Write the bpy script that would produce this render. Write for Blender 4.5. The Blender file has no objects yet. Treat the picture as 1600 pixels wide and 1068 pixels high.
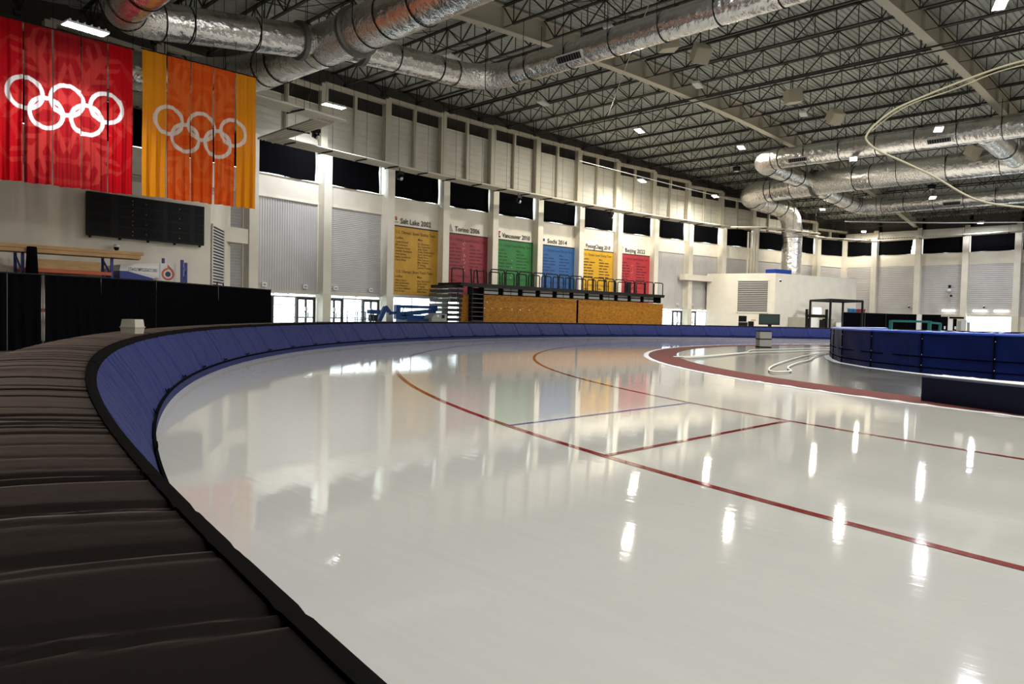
import bpy, math, random
from mathutils import Vector, Matrix
PI = math.pi
sin, cos, hyp = math.sin, math.cos, math.hypot
random.seed(7)
scene = bpy.context.scene
col = scene.collection

# ------------------------------------------------------------------ camera
CAM_H, FPX, PITCH, ROLL, TH = 1.40, 1160.0, -0.0359, 0.0227, -0.7839
def _cw(X, Y, Z):
    return Vector((-X * sin(TH) + Y * cos(TH), -(X * cos(TH) + Y * sin(TH)), Z))
_c, _s, _cp, _sp = cos(ROLL), sin(ROLL), cos(PITCH), sin(PITCH)
RIGHT = _cw(_c, -_s * _sp, _s * _cp)
UP = _cw(-_s, -_c * _sp, _c * _cp)
FWD = _cw(0, _cp, _sp)
cam_d = bpy.data.cameras.new('camera'); cam = bpy.data.objects.new('camera', cam_d); col.objects.link(cam)
cam_d.sensor_width = 36; cam_d.lens = FPX / 1600 * 36; cam_d.clip_start = 0.05; cam_d.clip_end = 500
M = Matrix.Identity(4)
for i in range(3):
    M[i][0], M[i][1], M[i][2] = RIGHT[i], UP[i], -FWD[i]
M[0][3], M[1][3], M[2][3] = 0, 0, CAM_H
cam.matrix_world = M
cam_d.dof.use_dof = False
scene.camera = cam

# ------------------------------------------------------------------ world, exposure
LAMP_W = 1480.0       # watts of one high-bay lamp
LENS = 30.0           # glow of its lens
SKY = 8.0             # overcast daylight outside
w = bpy.data.worlds.new('world'); scene.world = w; w.use_nodes = True
bg = w.node_tree.nodes['Background']; bg.inputs[0].default_value = (0.86, 0.94, 1.0, 1); bg.inputs[1].default_value = SKY
vs = scene.view_settings
vs.view_transform = 'Standard'; vs.look = 'None'; vs.exposure = 0.0; vs.gamma = 1.0; vs.use_curve_mapping = False
cy = scene.cycles
cy.max_bounces = 7; cy.diffuse_bounces = 4; cy.glossy_bounces = 4; cy.transparent_max_bounces = 12
cy.sample_clamp_indirect = 6.0; cy.caustics_reflective = False; cy.caustics_refractive = False
try: cy.use_denoising = True
except Exception: pass

# ------------------------------------------------------------------ geometry of the hall (metres; camera stands over the pads at 0,0)
OC = Vector((38.35, -4.68))                   # centre of the track's end curve
R_PADB, R_PADT, R_PADO, PAD_H = 37.72, 38.19, 38.98, 0.93
R_A, R_B, R_ICE, R_REDO, R_REDI = 33.69, 29.66, 25.72, 25.5, 24.5
FARX, NEARX, BACKY = 88.83, -5.5, -62.0
def wy(x):                                     # gently curved end wall
    return 41.30 - (x - 41.72) ** 2 / 304.35
def zc(x):                                     # underside of the arched girders
    return 15.72 - (x - 41.9) ** 2 / 590.0
def at(px, py, x=None, y=None, z=None):
    d = FWD * FPX + RIGHT * (px - 800) + UP * (534 - py)
    t = x / d.x if x is not None else y / d.y if y is not None else (z - CAM_H) / d.z
    return Vector((d.x * t, d.y * t, CAM_H + d.z * t))

# ------------------------------------------------------------------ materials
MT = {}
def mat(name, c, rough=0.6, metal=0.0, var=0.0, vs_=3.0, bump=0.0, bs=20.0, emit=None, spec=None, stretch=None, coat=0):
    m = bpy.data.materials.new(name); m.use_nodes = True; MT[name] = m
    nt = m.node_tree; b = nt.nodes['Principled BSDF']
    b.inputs['Base Color'].default_value = (*c, 1); b.inputs['Roughness'].default_value = rough; b.inputs['Metallic'].default_value = metal
    if spec is not None: b.inputs['Specular IOR Level'].default_value = spec
    if coat: b.inputs['Coat Weight'].default_value = coat
    if emit:
        b.inputs['Emission Color'].default_value = (*emit[:3], 1); b.inputs['Emission Strength'].default_value = emit[3]
    vec = None
    if var or bump:
        tc = nt.nodes.new('ShaderNodeTexCoord'); vec = tc.outputs['Object']
        if stretch:
            mp = nt.nodes.new('ShaderNodeMapping'); mp.inputs['Scale'].default_value = stretch
            nt.links.new(vec, mp.inputs['Vector']); vec = mp.outputs['Vector']
    if var:
        n = nt.nodes.new('ShaderNodeTexNoise'); n.inputs['Scale'].default_value = vs_; n.inputs['Detail'].default_value = 5
        nt.links.new(vec, n.inputs['Vector'])
        r = nt.nodes.new('ShaderNodeValToRGB'); r.color_ramp.elements[0].position = .3; r.color_ramp.elements[1].position = .7
        r.color_ramp.elements[0].color = (*[x * (1 - var) for x in c], 1); r.color_ramp.elements[1].color = (*[min(1, x * (1 + var)) for x in c], 1)
        nt.links.new(n.outputs['Fac'], r.inputs['Fac']); nt.links.new(r.outputs['Color'], b.inputs['Base Color'])
    if bump:
        n = nt.nodes.new('ShaderNodeTexNoise'); n.inputs['Scale'].default_value = bs; n.inputs['Detail'].default_value = 4
        nt.links.new(vec, n.inputs['Vector'])
        bp = nt.nodes.new('ShaderNodeBump'); bp.inputs['Strength'].default_value = bump; bp.inputs['Distance'].default_value = .05 if metal < .9 else .075
        nt.links.new(n.outputs['Fac'], bp.inputs['Height']); nt.links.new(bp.outputs['Normal'], b.inputs['Normal'])
    return m
mat('concrete', (.055, .055, .055), .6, spec=.2, var=.25, vs_=.6)
mat('white_paint', (.80, .75, .635), .6, var=.05, vs_=1.2)
mat('base_paint', (.72, .67, .53), .6, var=.05, vs_=1.2)
mat('shutter', (.54, .52, .505), .55, var=.06, vs_=.7)
mat('upper_panel', (.63, .61, .53), .65, var=.06, vs_=.8)
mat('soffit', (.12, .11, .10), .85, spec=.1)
mat('cream_steel', (.58, .54, .44), .55)
mat('deck', (.50, .52, .475), .55, metal=.0, var=.08, vs_=1.0)
mat('joist_steel', (.030, .026, .022), .6)
mat('rust_steel', (.10, .045, .03), .7)
mat('black_cloth', (.0045, .0045, .0055), .95, spec=.0)
mat('drape_cloth', (.004, .004, .005), .95, spec=.0)
mat('black_steel', (.006, .006, .0065), .5, spec=.2)
mat('dark_frame', (.05, .05, .048), .45)
mat('alu', (.55, .55, .54), .4, metal=.3)
mat('chrome', (.7, .7, .7), .3, metal=1)
mat('foil', (.78, .765, .735), .24, metal=1, bump=1.0, bs=3.2)
mat('foil_elbow', (.82, .80, .77), .22, metal=1, bump=1.0, bs=7.0)
mat('grey_sheet', (.16, .155, .145), .5, metal=.6)
mat('pad_blue', (.0085, .0145, .085), .6, var=.28, vs_=2.2, bump=.8, bs=5, stretch=(1, 9, 1), spec=.12)
mat('pad_skirt', (.007, .012, .07), .6, spec=.1)
mat('pad_top', (.010, .008, .0072), .8, var=.10, vs_=3, bump=.04, bs=9, spec=.0)
_b = MT['pad_top'].node_tree.nodes['Principled BSDF']; _b.inputs['Sheen Weight'].default_value = .42; _b.inputs['Sheen Roughness'].default_value = .22; _b.inputs['Sheen Tint'].default_value = (.75, .60, .54, 1)
mat('pad_rim', (.007, .0065, .006), .8, spec=.0)
mat('strap', (.004, .004, .005), .8, spec=.0)
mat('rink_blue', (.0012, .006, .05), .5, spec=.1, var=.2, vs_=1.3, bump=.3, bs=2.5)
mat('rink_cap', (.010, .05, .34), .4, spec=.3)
mat('navy_vinyl', (.003, .005, .022), .5, var=.15, vs_=2, spec=.15)
mat('snow', (.60, .61, .61), .8, bump=.5, bs=25)
mat('line_red', (.20, .014, .014), .05, spec=.3); mat('line_blue', (.04, .05, .26), .05, spec=.3)
mat('rubber_red', (.12, .036, .03), .8, spec=.08, var=.15, vs_=6)
mat('plywood', (.29, .12, .009), .6, spec=.2, var=.42, vs_=5.0, stretch=(.7, .7, 2.2))
mat('lumber', (.50, .30, .13), .7, var=.15, vs_=4, stretch=(.5, 4, 4))
mat('pallet_blue', (.012, .03, .20), .5); mat('rack_orange', (.55, .10, .025), .5)
mat('lift_blue', (.003, .035, .14), .45, spec=.25); mat('lift_grey', (.30, .29, .27), .5)
mat('teal', (.006, .12, .105), .55)
mat('cream_plastic', (.52, .47, .36), .6)
mat('grey_vinyl', (.33, .32, .28), .5, var=.05); mat('putty', (.33, .31, .25), .6, var=.08)
mat('speaker_cream', (.60, .55, .43), .6)
mat('white_plastic', (.8, .8, .78), .5); mat('machine_white', (.72, .72, .72), .4); mat('machine_blue', (.012, .03, .22), .4)
mat('logo_orange', (.60, .10, .02), .5); mat('logo_navy', (.015, .025, .09), .5); mat('ink', (.012, .012, .014), .7)
mat('hose', (.62, .60, .50), .5); mat('cable', (.50, .45, .30), .6)
mat('lamp_on', (.9, .9, .9), .5, emit=(1.0, .93, .80, LENS)); mat('lamp_cool', (.9, .9, .9), .5, emit=(.90, .93, 1.0, LENS))
mat('lamp_off', (.82, .82, .80), .5); mat('dot', (.6, .55, .12), .5)
mat('tube_on', (.9, .9, .9), .5, emit=(1.0, .95, .85, 4.0))
mat('screen', (.004, .004, .0045), .5, spec=.15); mat('screen_green', (.012, .03, .028), .35)
mat('tub_blue', (.03, .25, .6), .4); mat('tub_red', (.35, .03, .03), .5)
mat('pipe', (.60, .56, .46), .45)
mat('gold_p', (.56, .30, .018), .6, var=.12, vs_=1.0); mat('crimson_p', (.27, .022, .035), .6, var=.12, vs_=1.0); mat('green_p', (.016, .16, .03), .6, var=.2, vs_=1.0)
mat('blue_p', (.018, .095, .27), .6, var=.12, vs_=1.0); mat('amber_p', (.66, .36, .015), .6, var=.1, vs_=1.0); mat('red_p', (.46, .03, .04), .6, var=.12, vs_=1.0)
mat('ink_brown', (.09, .045, .01), .7); mat('ink_red', (.12, .010, .018), .7); mat('ink_green', (.006, .07, .014), .7); mat('ink_blue', (.008, .035, .14), .7)
mat('mark_pale', (.55, .35, .3), .6); mat('mark_gold', (.75, .6, .3), .6)

def ice_mat():
    m = mat('ice', (.54, .53, .485), .10)
    nt = m.node_tree; b = nt.nodes['Principled BSDF']
    b.inputs['IOR'].default_value = 1.34
    tc = nt.nodes.new('ShaderNodeTexCoord')
    n = nt.nodes.new('ShaderNodeTexNoise'); n.inputs['Scale'].default_value = .35; n.inputs['Detail'].default_value = 6
    nt.links.new(tc.outputs['Object'], n.inputs['Vector'])
    r = nt.nodes.new('ShaderNodeMapRange'); r.inputs[1].default_value = .3; r.inputs[2].default_value = .7; r.inputs[3].default_value = .022; r.inputs[4].default_value = .055
    nt.links.new(n.outputs['Fac'], r.inputs[0]); nt.links.new(r.outputs[0], b.inputs['Roughness'])
    # faint resurfacing streaks
    mp = nt.nodes.new('ShaderNodeMapping'); mp.inputs['Scale'].default_value = (5, .25, 1); mp.inputs['Rotation'].default_value = (0, 0, .25)
    nt.links.new(tc.outputs['Object'], mp.inputs['Vector'])
    n2 = nt.nodes.new('ShaderNodeTexNoise'); n2.inputs['Scale'].default_value = 3; n2.inputs['Detail'].default_value = 4
    nt.links.new(mp.outputs['Vector'], n2.inputs['Vector'])
    cr = nt.nodes.new('ShaderNodeValToRGB'); cr.color_ramp.elements[0].color = (.50, .494, .452, 1); cr.color_ramp.elements[1].color = (.555, .546, .50, 1)
    nt.links.new(n2.outputs['Fac'], cr.inputs['Fac']); nt.links.new(cr.outputs['Color'], b.inputs['Base Color'])
    bp = nt.nodes.new('ShaderNodeBump'); bp.inputs['Strength'].default_value = .035; bp.inputs['Distance'].default_value = .02
    nt.links.new(n2.outputs['Fac'], bp.inputs['Height']); nt.links.new(bp.outputs['Normal'], b.inputs['Normal'])
ice_mat()
def wet_mat():
    m = mat('wet_concrete', (.11, .108, .095), .13, var=.3, vs_=.5)
    b = m.node_tree.nodes['Principled BSDF']; b.inputs['Specular IOR Level'].default_value = .45
wet_mat()
def glass_mat():
    m = bpy.data.materials.new('glass'); m.use_nodes = True; MT['glass'] = m
    nt = m.node_tree; nt.nodes.clear()
    o = nt.nodes.new('ShaderNodeOutputMaterial'); mx = nt.nodes.new('ShaderNodeMixShader'); t = nt.nodes.new('ShaderNodeBsdfTransparent'); g = nt.nodes.new('ShaderNodeBsdfGlossy')
    t.inputs[0].default_value = (.93, .97, .96, 1); g.inputs['Roughness'].default_value = .03; mx.inputs[0].default_value = .07
    nt.links.new(t.outputs[0], mx.inputs[1]); nt.links.new(g.outputs[0], mx.inputs[2]); nt.links.new(mx.outputs[0], o.inputs[0])
glass_mat()
def vcol_mat(name, rough=.7):
    m = mat(name, (.5, .5, .5), rough)
    nt = m.node_tree; a = nt.nodes.new('ShaderNodeVertexColor'); a.layer_name = 'Col'
    nt.links.new(a.outputs['Color'], nt.nodes['Principled BSDF'].inputs['Base Color'])
vcol_mat('banner_cloth'); MT['banner_cloth'].node_tree.nodes['Principled BSDF'].inputs['Specular IOR Level'].default_value = .05

# ------------------------------------------------------------------ mesh builder
FRAME = {}
class MB:
    def __init__(s): s.v = []; s.f = []; s.mi = []; s.cur = 0; s.col = None
    def add(s, vs, fs):
        o = len(s.v); s.v += [tuple(v) for v in vs]
        for f in fs: s.f.append(tuple(i + o for i in f)); s.mi.append(s.cur)
        return s
    def obox(s, o, ex, ey, ez):                      # box from corner and three edge vectors
        o, ex, ey, ez = Vector(o), Vector(ex), Vector(ey), Vector(ez)
        return s.add([o, o + ex, o + ex + ey, o + ey, o + ez, o + ex + ez, o + ex + ey + ez, o + ey + ez],
                     [(0, 3, 2, 1), (4, 5, 6, 7), (0, 1, 5, 4), (1, 2, 6, 5), (2, 3, 7, 6), (3, 0, 4, 7)])
    def box(s, c, d, rz=0):
        c = Vector(c); ca, sa = cos(rz), sin(rz)
        ex = Vector((ca, sa, 0)) * d[0]; ey = Vector((-sa, ca, 0)) * d[1]; ez = Vector((0, 0, d[2]))
        return s.obox(c - ex / 2 - ey / 2 - ez / 2, ex, ey, ez)
    def bar(s, p, q, a, b=None):
        p, q = Vector(p), Vector(q); b = a if b is None else b
        d = (q - p); L = d.length
        if L < 1e-6: return s
        d = d / L; up = Vector((0, 0, 1)) if abs(d.z) < .97 else Vector((1, 0, 0))
        x = d.cross(up).normalized() * a; y = x.cross(d).normalized() * b
        return s.obox(p - x / 2 - y / 2, x, y, d * L)
    def tube(s, path, r, n=8, cap=True, rs=None):
        P = [Vector(p) for p in path]; k = len(P); o = len(s.v); T = []
        for i in range(k):
            T.append((P[min(i + 1, k - 1)] - P[max(i - 1, 0)]).normalized())
        u = T[0].cross(Vector((0, 0, 1)))
        if u.length < .05: u = T[0].cross(Vector((1, 0, 0)))
        u.normalize()
        for i in range(k):
            u = (u - T[i] * u.dot(T[i])).normalized(); v = T[i].cross(u); rr = rs[i] if rs else r
            for j in range(n):
                a = 2 * PI * j / n; s.v.append(tuple(P[i] + u * (cos(a) * rr) + v * (sin(a) * rr)))
        for i in range(k - 1):
            for j in range(n):
                a, b = o + i * n + j, o + i * n + (j + 1) % n
                s.f.append((a, b, b + n, a + n)); s.mi.append(s.cur)
        if cap:
            s.f.append(tuple(o + j for j in range(n - 1, -1, -1))); s.mi.append(s.cur)
            s.f.append(tuple(o + (k - 1) * n + j for j in range(n))); s.mi.append(s.cur)
        return s
    def prism(s, pts, a, b, fn):                     # polygon pts (2-D) extruded between fn(p,a) and fn(p,b)
        n = len(pts); vs = [fn(p, a) for p in pts] + [fn(p, b) for p in pts]
        return s.add(vs, [tuple(range(n - 1, -1, -1)), tuple(range(n, 2 * n))] + [(i, (i + 1) % n, n + (i + 1) % n, n + i) for i in range(n)])
    def grid(s, fn, nu, nv):
        vs = [fn(i / nu, j / nv) for j in range(nv + 1) for i in range(nu + 1)]
        return s.add(vs, [(j * (nu + 1) + i, j * (nu + 1) + i + 1, (j + 1) * (nu + 1) + i + 1, (j + 1) * (nu + 1) + i) for j in range(nv) for i in range(nu)])
    def lathe(s, c, prof, n=16):
        c = Vector(c); o = len(s.v); k = len(prof)
        for r, z in prof:
            for j in range(n): s.v.append((c.x + r * cos(2 * PI * j / n), c.y + r * sin(2 * PI * j / n), c.z + z))
        for i in range(k - 1):
            for j in range(n):
                a, b = o + i * n + j, o + i * n + (j + 1) % n; s.f.append((a, b, b + n, a + n)); s.mi.append(s.cur)
        s.f.append(tuple(o + j for j in range(n - 1, -1, -1))); s.mi.append(s.cur)
        s.f.append(tuple(o + (k - 1) * n + j for j in range(n))); s.mi.append(s.cur)
        return s
    def build(s, name, m, parent=None, smooth=False, free=False):
        if parent is not None: loc, rz = FRAME[parent.name]
        elif free: loc, rz = Vector((0, 0, 0)), 0.0
        else:
            xs = [v[0] for v in s.v]; ys = [v[1] for v in s.v]
            loc, rz = Vector(((min(xs) + max(xs)) / 2, (min(ys) + max(ys)) / 2, min(v[2] for v in s.v))), 0.0
        ca, sa = cos(-rz), sin(-rz); vv = []
        for v in s.v:
            x, y, z = v[0] - loc.x, v[1] - loc.y, v[2] - loc.z
            vv.append((x * ca - y * sa, x * sa + y * ca, z))
        me = bpy.data.meshes.new(name); me.from_pydata(vv, [], s.f)
        ms = m if isinstance(m, (list, tuple)) else [m]
        for k in ms: me.materials.append(MT[k])
        if len(ms) > 1: me.polygons.foreach_set('material_index', s.mi)
        if smooth: me.polygons.foreach_set('use_smooth', [True] * len(me.polygons))
        me.update()
        o = bpy.data.objects.new(name, me); col.objects.link(o)
        if parent is not None: o.parent = parent
        else: o.location = loc
        FRAME[o.name] = (loc, rz)
        return o
def tag(o, label=None, cat=None, group=None, kind=None):
    if label: o['label'] = label
    if cat: o['category'] = cat
    if group: o['group'] = group
    if kind: o['kind'] = kind
    return o
def empty(name, loc, rz=0.0):
    o = bpy.data.objects.new(name, None); col.objects.link(o); o.location = loc; o.rotation_euler = (0, 0, rz); o.empty_display_size = .2
    FRAME[o.name] = (Vector(loc), rz)
    return o
def thing(name, label, cat, loc, rz=0.0, group=None):
    return tag(empty(name, loc, rz), label, cat, group)
def copy_tree(o, parent=None):
    c = o.copy(); col.objects.link(c); c.parent = parent
    for ch in o.children: copy_tree(ch, c)
    return c
def struct(name, mb, m, parent=None, smooth=False):
    o = mb.build(name, m, parent, smooth)
    if parent is None: o['kind'] = 'structure'
    return o
def text_verts(txt, width=None, height=None, fat=0.0):
    """flat lettering: returns verts (x right, y up, starting at 0,0) and faces"""
    cu = bpy.data.curves.new('lettering', 'FONT'); cu.body = txt; cu.resolution_u = 2; cu.size = 1.0; cu.offset = fat
    ob = bpy.data.objects.new('lettering', cu); col.objects.link(ob)
    dg = bpy.context.evaluated_depsgraph_get(); dg.update()
    me = bpy.data.meshes.new_from_object(ob.evaluated_get(dg))
    vs = [tuple(v.co) for v in me.vertices]; fs = [tuple(p.vertices) for p in me.polygons]
    bpy.data.objects.remove(ob); bpy.data.curves.remove(cu); bpy.data.meshes.remove(me)
    x0 = min(v[0] for v in vs); x1 = max(v[0] for v in vs)
    hs = (height or .3) / .72; ws = (width / (x1 - x0)) if width else hs
    return [((v[0] - x0) * ws, v[1] * hs) for v in vs], fs
# ================================================================== floors and ice
def stadium(R, n=90, y0=BACKY + 4):
    p = [(OC.x - R, y0)]
    p += [(OC.x + R * cos(PI - PI * i / n), OC.y + R * sin(PI - PI * i / n)) for i in range(n + 1)]
    return p + [(OC.x + R, y0)]
def ring(mb, R0, R1, z, z1=None, n=90):
    a, b = stadium(R0, n), stadium(R1, n); k = len(a); z1 = z if z1 is None else z1
    mb.add([(x, y, z) for x, y in a] + [(x, y, z1) for x, y in b], [(i + 1, i, k + i, k + i + 1) for i in range(k - 1)])
    return mb
fl = MB(); fl.add([(NEARX - 1, BACKY - 1, -.05), (FARX + 1, BACKY - 1, -.05), (FARX + 1, 43, -.05), (NEARX - 1, 43, -.05)], [(0, 1, 2, 3)])
struct('floor', fl, 'concrete')
ice = struct('ice_track', ring(MB(), R_ICE, R_PADO + .4, 0), 'ice'); tag(ice, 'glossy pale ice of the skating track')
lw = .09
for R in (R_A, R_B):
    ring_o = ring(MB(), R - lw / 2, R + lw / 2, .003).build('lane_line', 'line_red', ice)
MB().box((8.08, 4.59, .004), (4.2, .075, .002)).build('finish_line', 'line_red', ice)
MB().box((8.77, 6.64, .004), (4.25, .06, .002)).build('start_line', 'line_blue', ice)
MB().add([(OC.x + 20.3, 21.6, .003), (OC.x + 20.8, 22.4, .003), (OC.x + 16.6, 24.9, .003), (OC.x + 16.5, 24.7, .003)], [(0, 1, 2, 3)]).build('start_line', 'line_blue', ice)
struct('rubber_border', ring(MB(), R_REDI, R_REDO + .06, .012), 'rubber_red')
inf = MB(); pts = stadium(R_REDI + .02, 90)
inf.add([(x, y, .006) for x, y in pts], [tuple(range(len(pts) - 1, -1, -1))]); struct('infield_floor', inf, 'wet_concrete')
# snow pushed up against the inner edge of the ice
sn = MB(); rng = random.Random(3); n = 420
def snow_pt(i, j):
    a = PI - PI * i / n * .96
    bump_ = (.008 + .03 * max(0, rng.random() - .5)) if 0 < j < 3 else 0
    if i < 26: bump_ *= 2.6
    r = R_REDO + .06 + (R_ICE - .03 - R_REDO) * j / 3 + (rng.random() - .5) * .05 * (j == 3)
    return (OC.x + r * cos(a), OC.y + r * sin(a), .004 + bump_)
vsn = [snow_pt(i, j) for j in range(4) for i in range(n + 1)]
sn.add(vsn, [(j * (n + 1) + i, j * (n + 1) + i + 1, (j + 1) * (n + 1) + i + 1, (j + 1) * (n + 1) + i) for j in range(3) for i in range(n)])
so = sn.build('snow_ridge', 'snow', None, True); tag(so, 'low ridge of scraped white snow along the inner edge of the ice', 'snow', kind='stuff')
# straight part of the snow ridge
m_ = MB()
for sgn in (-1, 1):
    for i in range(60):
        y1 = OC.y - i * .6; hh = .02 + .05 * rng.random()
        x = OC.x + sgn * (R_REDO + .14)
        m_.add([(x - .13, y1, .004), (x + .13, y1, .004), (x + .13, y1 - .6, .004), (x - .13, y1 - .6, .004), (x + (rng.random() - .5) * .1, y1 - .3, hh)], [(0, 1, 4), (1, 2, 4), (2, 3, 4), (3, 0, 4)])
o = m_.build('snow_ridge', 'snow'); tag(o, 'scraped snow along the inner edge of the straights, beyond the low navy pad', 'snow', kind='stuff')
# red mat on the hall floor, left of the pads
mt = MB(); mt.add([(-4.5, 2, -.03), (-.9, 2, -.03), (.45, 9.4, -.03), (-3.6, 9.9, -.03)], [(0, 1, 2, 3)]); struct('floor_mat', mt, 'rubber_red')

# ================================================================== curved end wall, bay by bay
PITCHX, X0 = 5.003, 18.79
def node(k): x = min(max(X0 + PITCHX * k, NEARX), FARX); return Vector((x, wy(x)))
class Bay:
    def __init__(s, k):
        s.k = k; s.a, s.b = node(k), node(k + 1); d = s.b - s.a; s.L = d.length; s.e = d / s.L; s.n = Vector((s.e.y, -s.e.x))
    def p(s, u, t, z): q = s.a + s.e * u + s.n * t; return (q.x, q.y, z)
    def box(s, mb, u0, u1, t0, t1, z0, z1):
        o = Vector(s.p(u0, t0, z0)); return mb.obox(o, Vector(s.p(u1, t0, z0)) - o, Vector(s.p(u0, t1, z0)) - o, Vector((0, 0, z1 - z0)))
class FarBay(Bay):
    def __init__(s, y0, y1):
        s.a, s.b = Vector((FARX, y0)), Vector((FARX, y1)); d = s.b - s.a; s.L = d.length; s.e = d / s.L; s.n = Vector((s.e.y, -s.e.x))
SILL, HEAD, SHT, DOOR = 9.05, 10.9, 7.8, 2.41
rnd = random.Random(11)
def corr(b, mb, u0, u1, z0, z1, t, pitch, depth, horiz=True):
    """corrugated sheet"""
    L = (z1 - z0) if horiz else (u1 - u0); n = max(2, int(L / pitch)); pr = []
    for i in range(n):
        q = i * L / n; w_ = L / n
        pr += [(q, 0), (q + w_ * .55, 0), (q + w_ * .7, -depth), (q + w_ * .92, -depth)]
    pr.append((L, 0)); k = len(pr)
    if horiz: vs = [b.p(u0, t + d, z0 + q) for q, d in pr] + [b.p(u1, t + d, z0 + q) for q, d in pr]
    else: vs = [b.p(u0 + q, t + d, z0) for q, d in pr] + [b.p(u0 + q, t + d, z1) for q, d in pr]
    mb.add(vs, [(i, k + i, k + i + 1, i + 1) for i in range(k - 1)]); return mb
DN, WN = [0], [0]
def frame_rect(b, mb, u0, u1, z0, z1, w_, t0, t1, bottom=True):
    b.box(mb, u0, u0 + w_, t0, t1, z0, z1); b.box(mb, u1 - w_, u1, t0, t1, z0, z1); b.box(mb, u0 + w_, u1 - w_, t0, t1, z1 - w_, z1)
    if bottom: b.box(mb, u0 + w_, u1 - w_, t0, t1, z0, z0 + w_)
    return mb
def door_pair(b, u0, u1):
    DN[0] += 1
    e = empty('door_%d' % DN[0], b.p((u0 + u1) / 2, 0, 0)); tag(e, kind='structure', label='double glass door in a dark frame in the end wall, number %s from the left' % DN[0])
    frame_rect(b, MB(), u0, u1, 0, 2.2, .09, -.12, .02, False).build('door_frame', 'dark_frame', e)
    um = (u0 + u1) / 2
    for a, c in ((u0 + .09, um), (um, u1 - .09)):
        m = MB(); frame_rect(b, m, a, c, .02, 2.11, .07, -.09, -.02); b.box(m, a + .07, c - .07, -.09, -.02, .95, 1.03)
        lf = m.build('door_leaf', 'dark_frame', e)
        b.box(MB(), a + .07, c - .07, -.06, -.05, .09, 2.04).build('pane', 'glass', lf)
        b.box(MB(), (c - .14) if a < um - .2 else a + .09, (c - .09) if a < um - .2 else a + .14, -.02, .06, .95, 1.3).build('pull_handle', 'chrome', lf)
    if True: b.box(MB(), um - .09, um + .09, -.01, .04, 1.38, 1.62).build('notice', 'white_plastic', e)
def glazing(b, u0, u1, z0, z1, bars=(), vbars=(), t=-.1, fr='alu', lab='storefront glazing in the end wall'):
    WN[0] += 1
    e = empty('window_%d' % WN[0], b.p((u0 + u1) / 2, t, z0)); tag(e, kind='structure', label=lab)
    m = MB(); frame_rect(b, m, u0, u1, z0, z1, .05, t - .04, t + .04)
    for z in bars: b.box(m, u0 + .05, u1 - .05, t - .03, t + .03, z - .025, z + .025)
    for u in vbars: b.box(m, u - .03, u + .03, t - .03, t + .03, z0 + .05, z1 - .05)
    m.build('window_frame', fr, e)
    b.box(MB(), u0 + .05, u1 - .05, t - .006, t + .006, z0 + .05, z1 - .05).build('pane', 'glass', e)
    return e
wall_end = empty('wall_end', (41.7, 41.3, 0)); tag(wall_end, kind='structure', label='tall pale end wall of bays between pilasters')
wall_far = empty('wall_far', (FARX, 15, 0)); tag(wall_far, kind='structure', label='pale long wall at the far right')
ORD = ['first', 'second', 'third', 'fourth', 'fifth', 'sixth', 'seventh', 'eighth', 'ninth', 'tenth', 'eleventh', 'twelfth', 'thirteenth', 'fourteenth', 'fifteenth', 'sixteenth', 'seventeenth', 'eighteenth']
def curtain(b, u0, u1, z0, z1, label, torn=False, seed=0):
    r = random.Random(seed); t = thing('blackout_curtain', label, 'curtain', b.p((u0 + u1) / 2, .06, z0), 0, 'black curtains over the high windows')
    ph = r.random() * 6; amp = .004 + .012 * r.random() ** 2; k = 5 + r.random() * 3
    def f(u, v):
        du = .03 * sin(v * 5 + ph) * (u > .9)
        uu = u0 + (u1 - u0) * u + du
        return b.p(uu, .07 + amp * sin(u * k * 6.28 + ph + sin(v * 2)) * (1 - .5 * v), z0 + .015 + .02 * sin(u * 9 + ph) + (z1 - z0 - .02) * v)
    m = MB()
    if torn:
        m.grid(f, 60, 4)
        keep = [q for q in m.f if not (sum(m.v[i][1] for i in q) / 4 < b.p(u1, 0, 0)[1] + .55 - .12 * (sum(m.v[i][2] for i in q) / 4 - z0))]
        m.f = keep; m.mi = [0] * len(keep)
    else: m.grid(f, 60, 4)
    m.build('curtain_cloth', 'black_cloth', t, True)
    m = MB(); b.box(m, u0, u1 + .1, .03, .11, z1, z1 + .07); m.build('curtain_rail', 'rust_steel', t)
    m = MB()
    for i in range(14):
        u = u0 + (u1 - u0) * (i + .5) / 14; m.tube([b.p(u - .06, .07, z1 + .1), b.p(u + .06, .07, z1 + .1)], .045, 6)
    m.build('rail_roller', 'rust_steel', t)['kind'] = 'stuff'
def upper(b, par, k=None):
    xm = (b.a.x + b.b.x) / 2; zt = min(zc(b.a.x), zc(b.b.x))
    m = MB(); corr(b, m, 0, b.L, HEAD + .02, zt - .95, -.28, .42, .025, True)
    m.build('upper_panel', 'upper_panel', par)
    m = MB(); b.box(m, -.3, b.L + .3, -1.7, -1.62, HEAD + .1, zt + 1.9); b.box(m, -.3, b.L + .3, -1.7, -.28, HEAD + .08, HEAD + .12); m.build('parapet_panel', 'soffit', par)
    m = MB(); b.box(m, b.L / 2 - .09, b.L / 2 + .09, -.24, -.02, HEAD + .05, zt - .12); m.build('mid_post', 'cream_steel', par)
    m = MB(); b.box(m, 0, b.L, -.2, .18, zt - .2, zt + .02); m.build('eave_beam', 'cream_steel', par)
    m = MB()
    for i in range(4):
        u = b.L * (i + .6) / 4; m.bar(b.p(u - .3, -.5, zt - 1.0), b.p(u + .15, -.5, zt + .3), .05)
    m.build('brace', 'rust_steel', par)
    m = MB(); b.box(m, 0, b.L, -.3, -.02, HEAD - .02, HEAD + .04); m.build('window_head', 'cream_steel', par)
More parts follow.
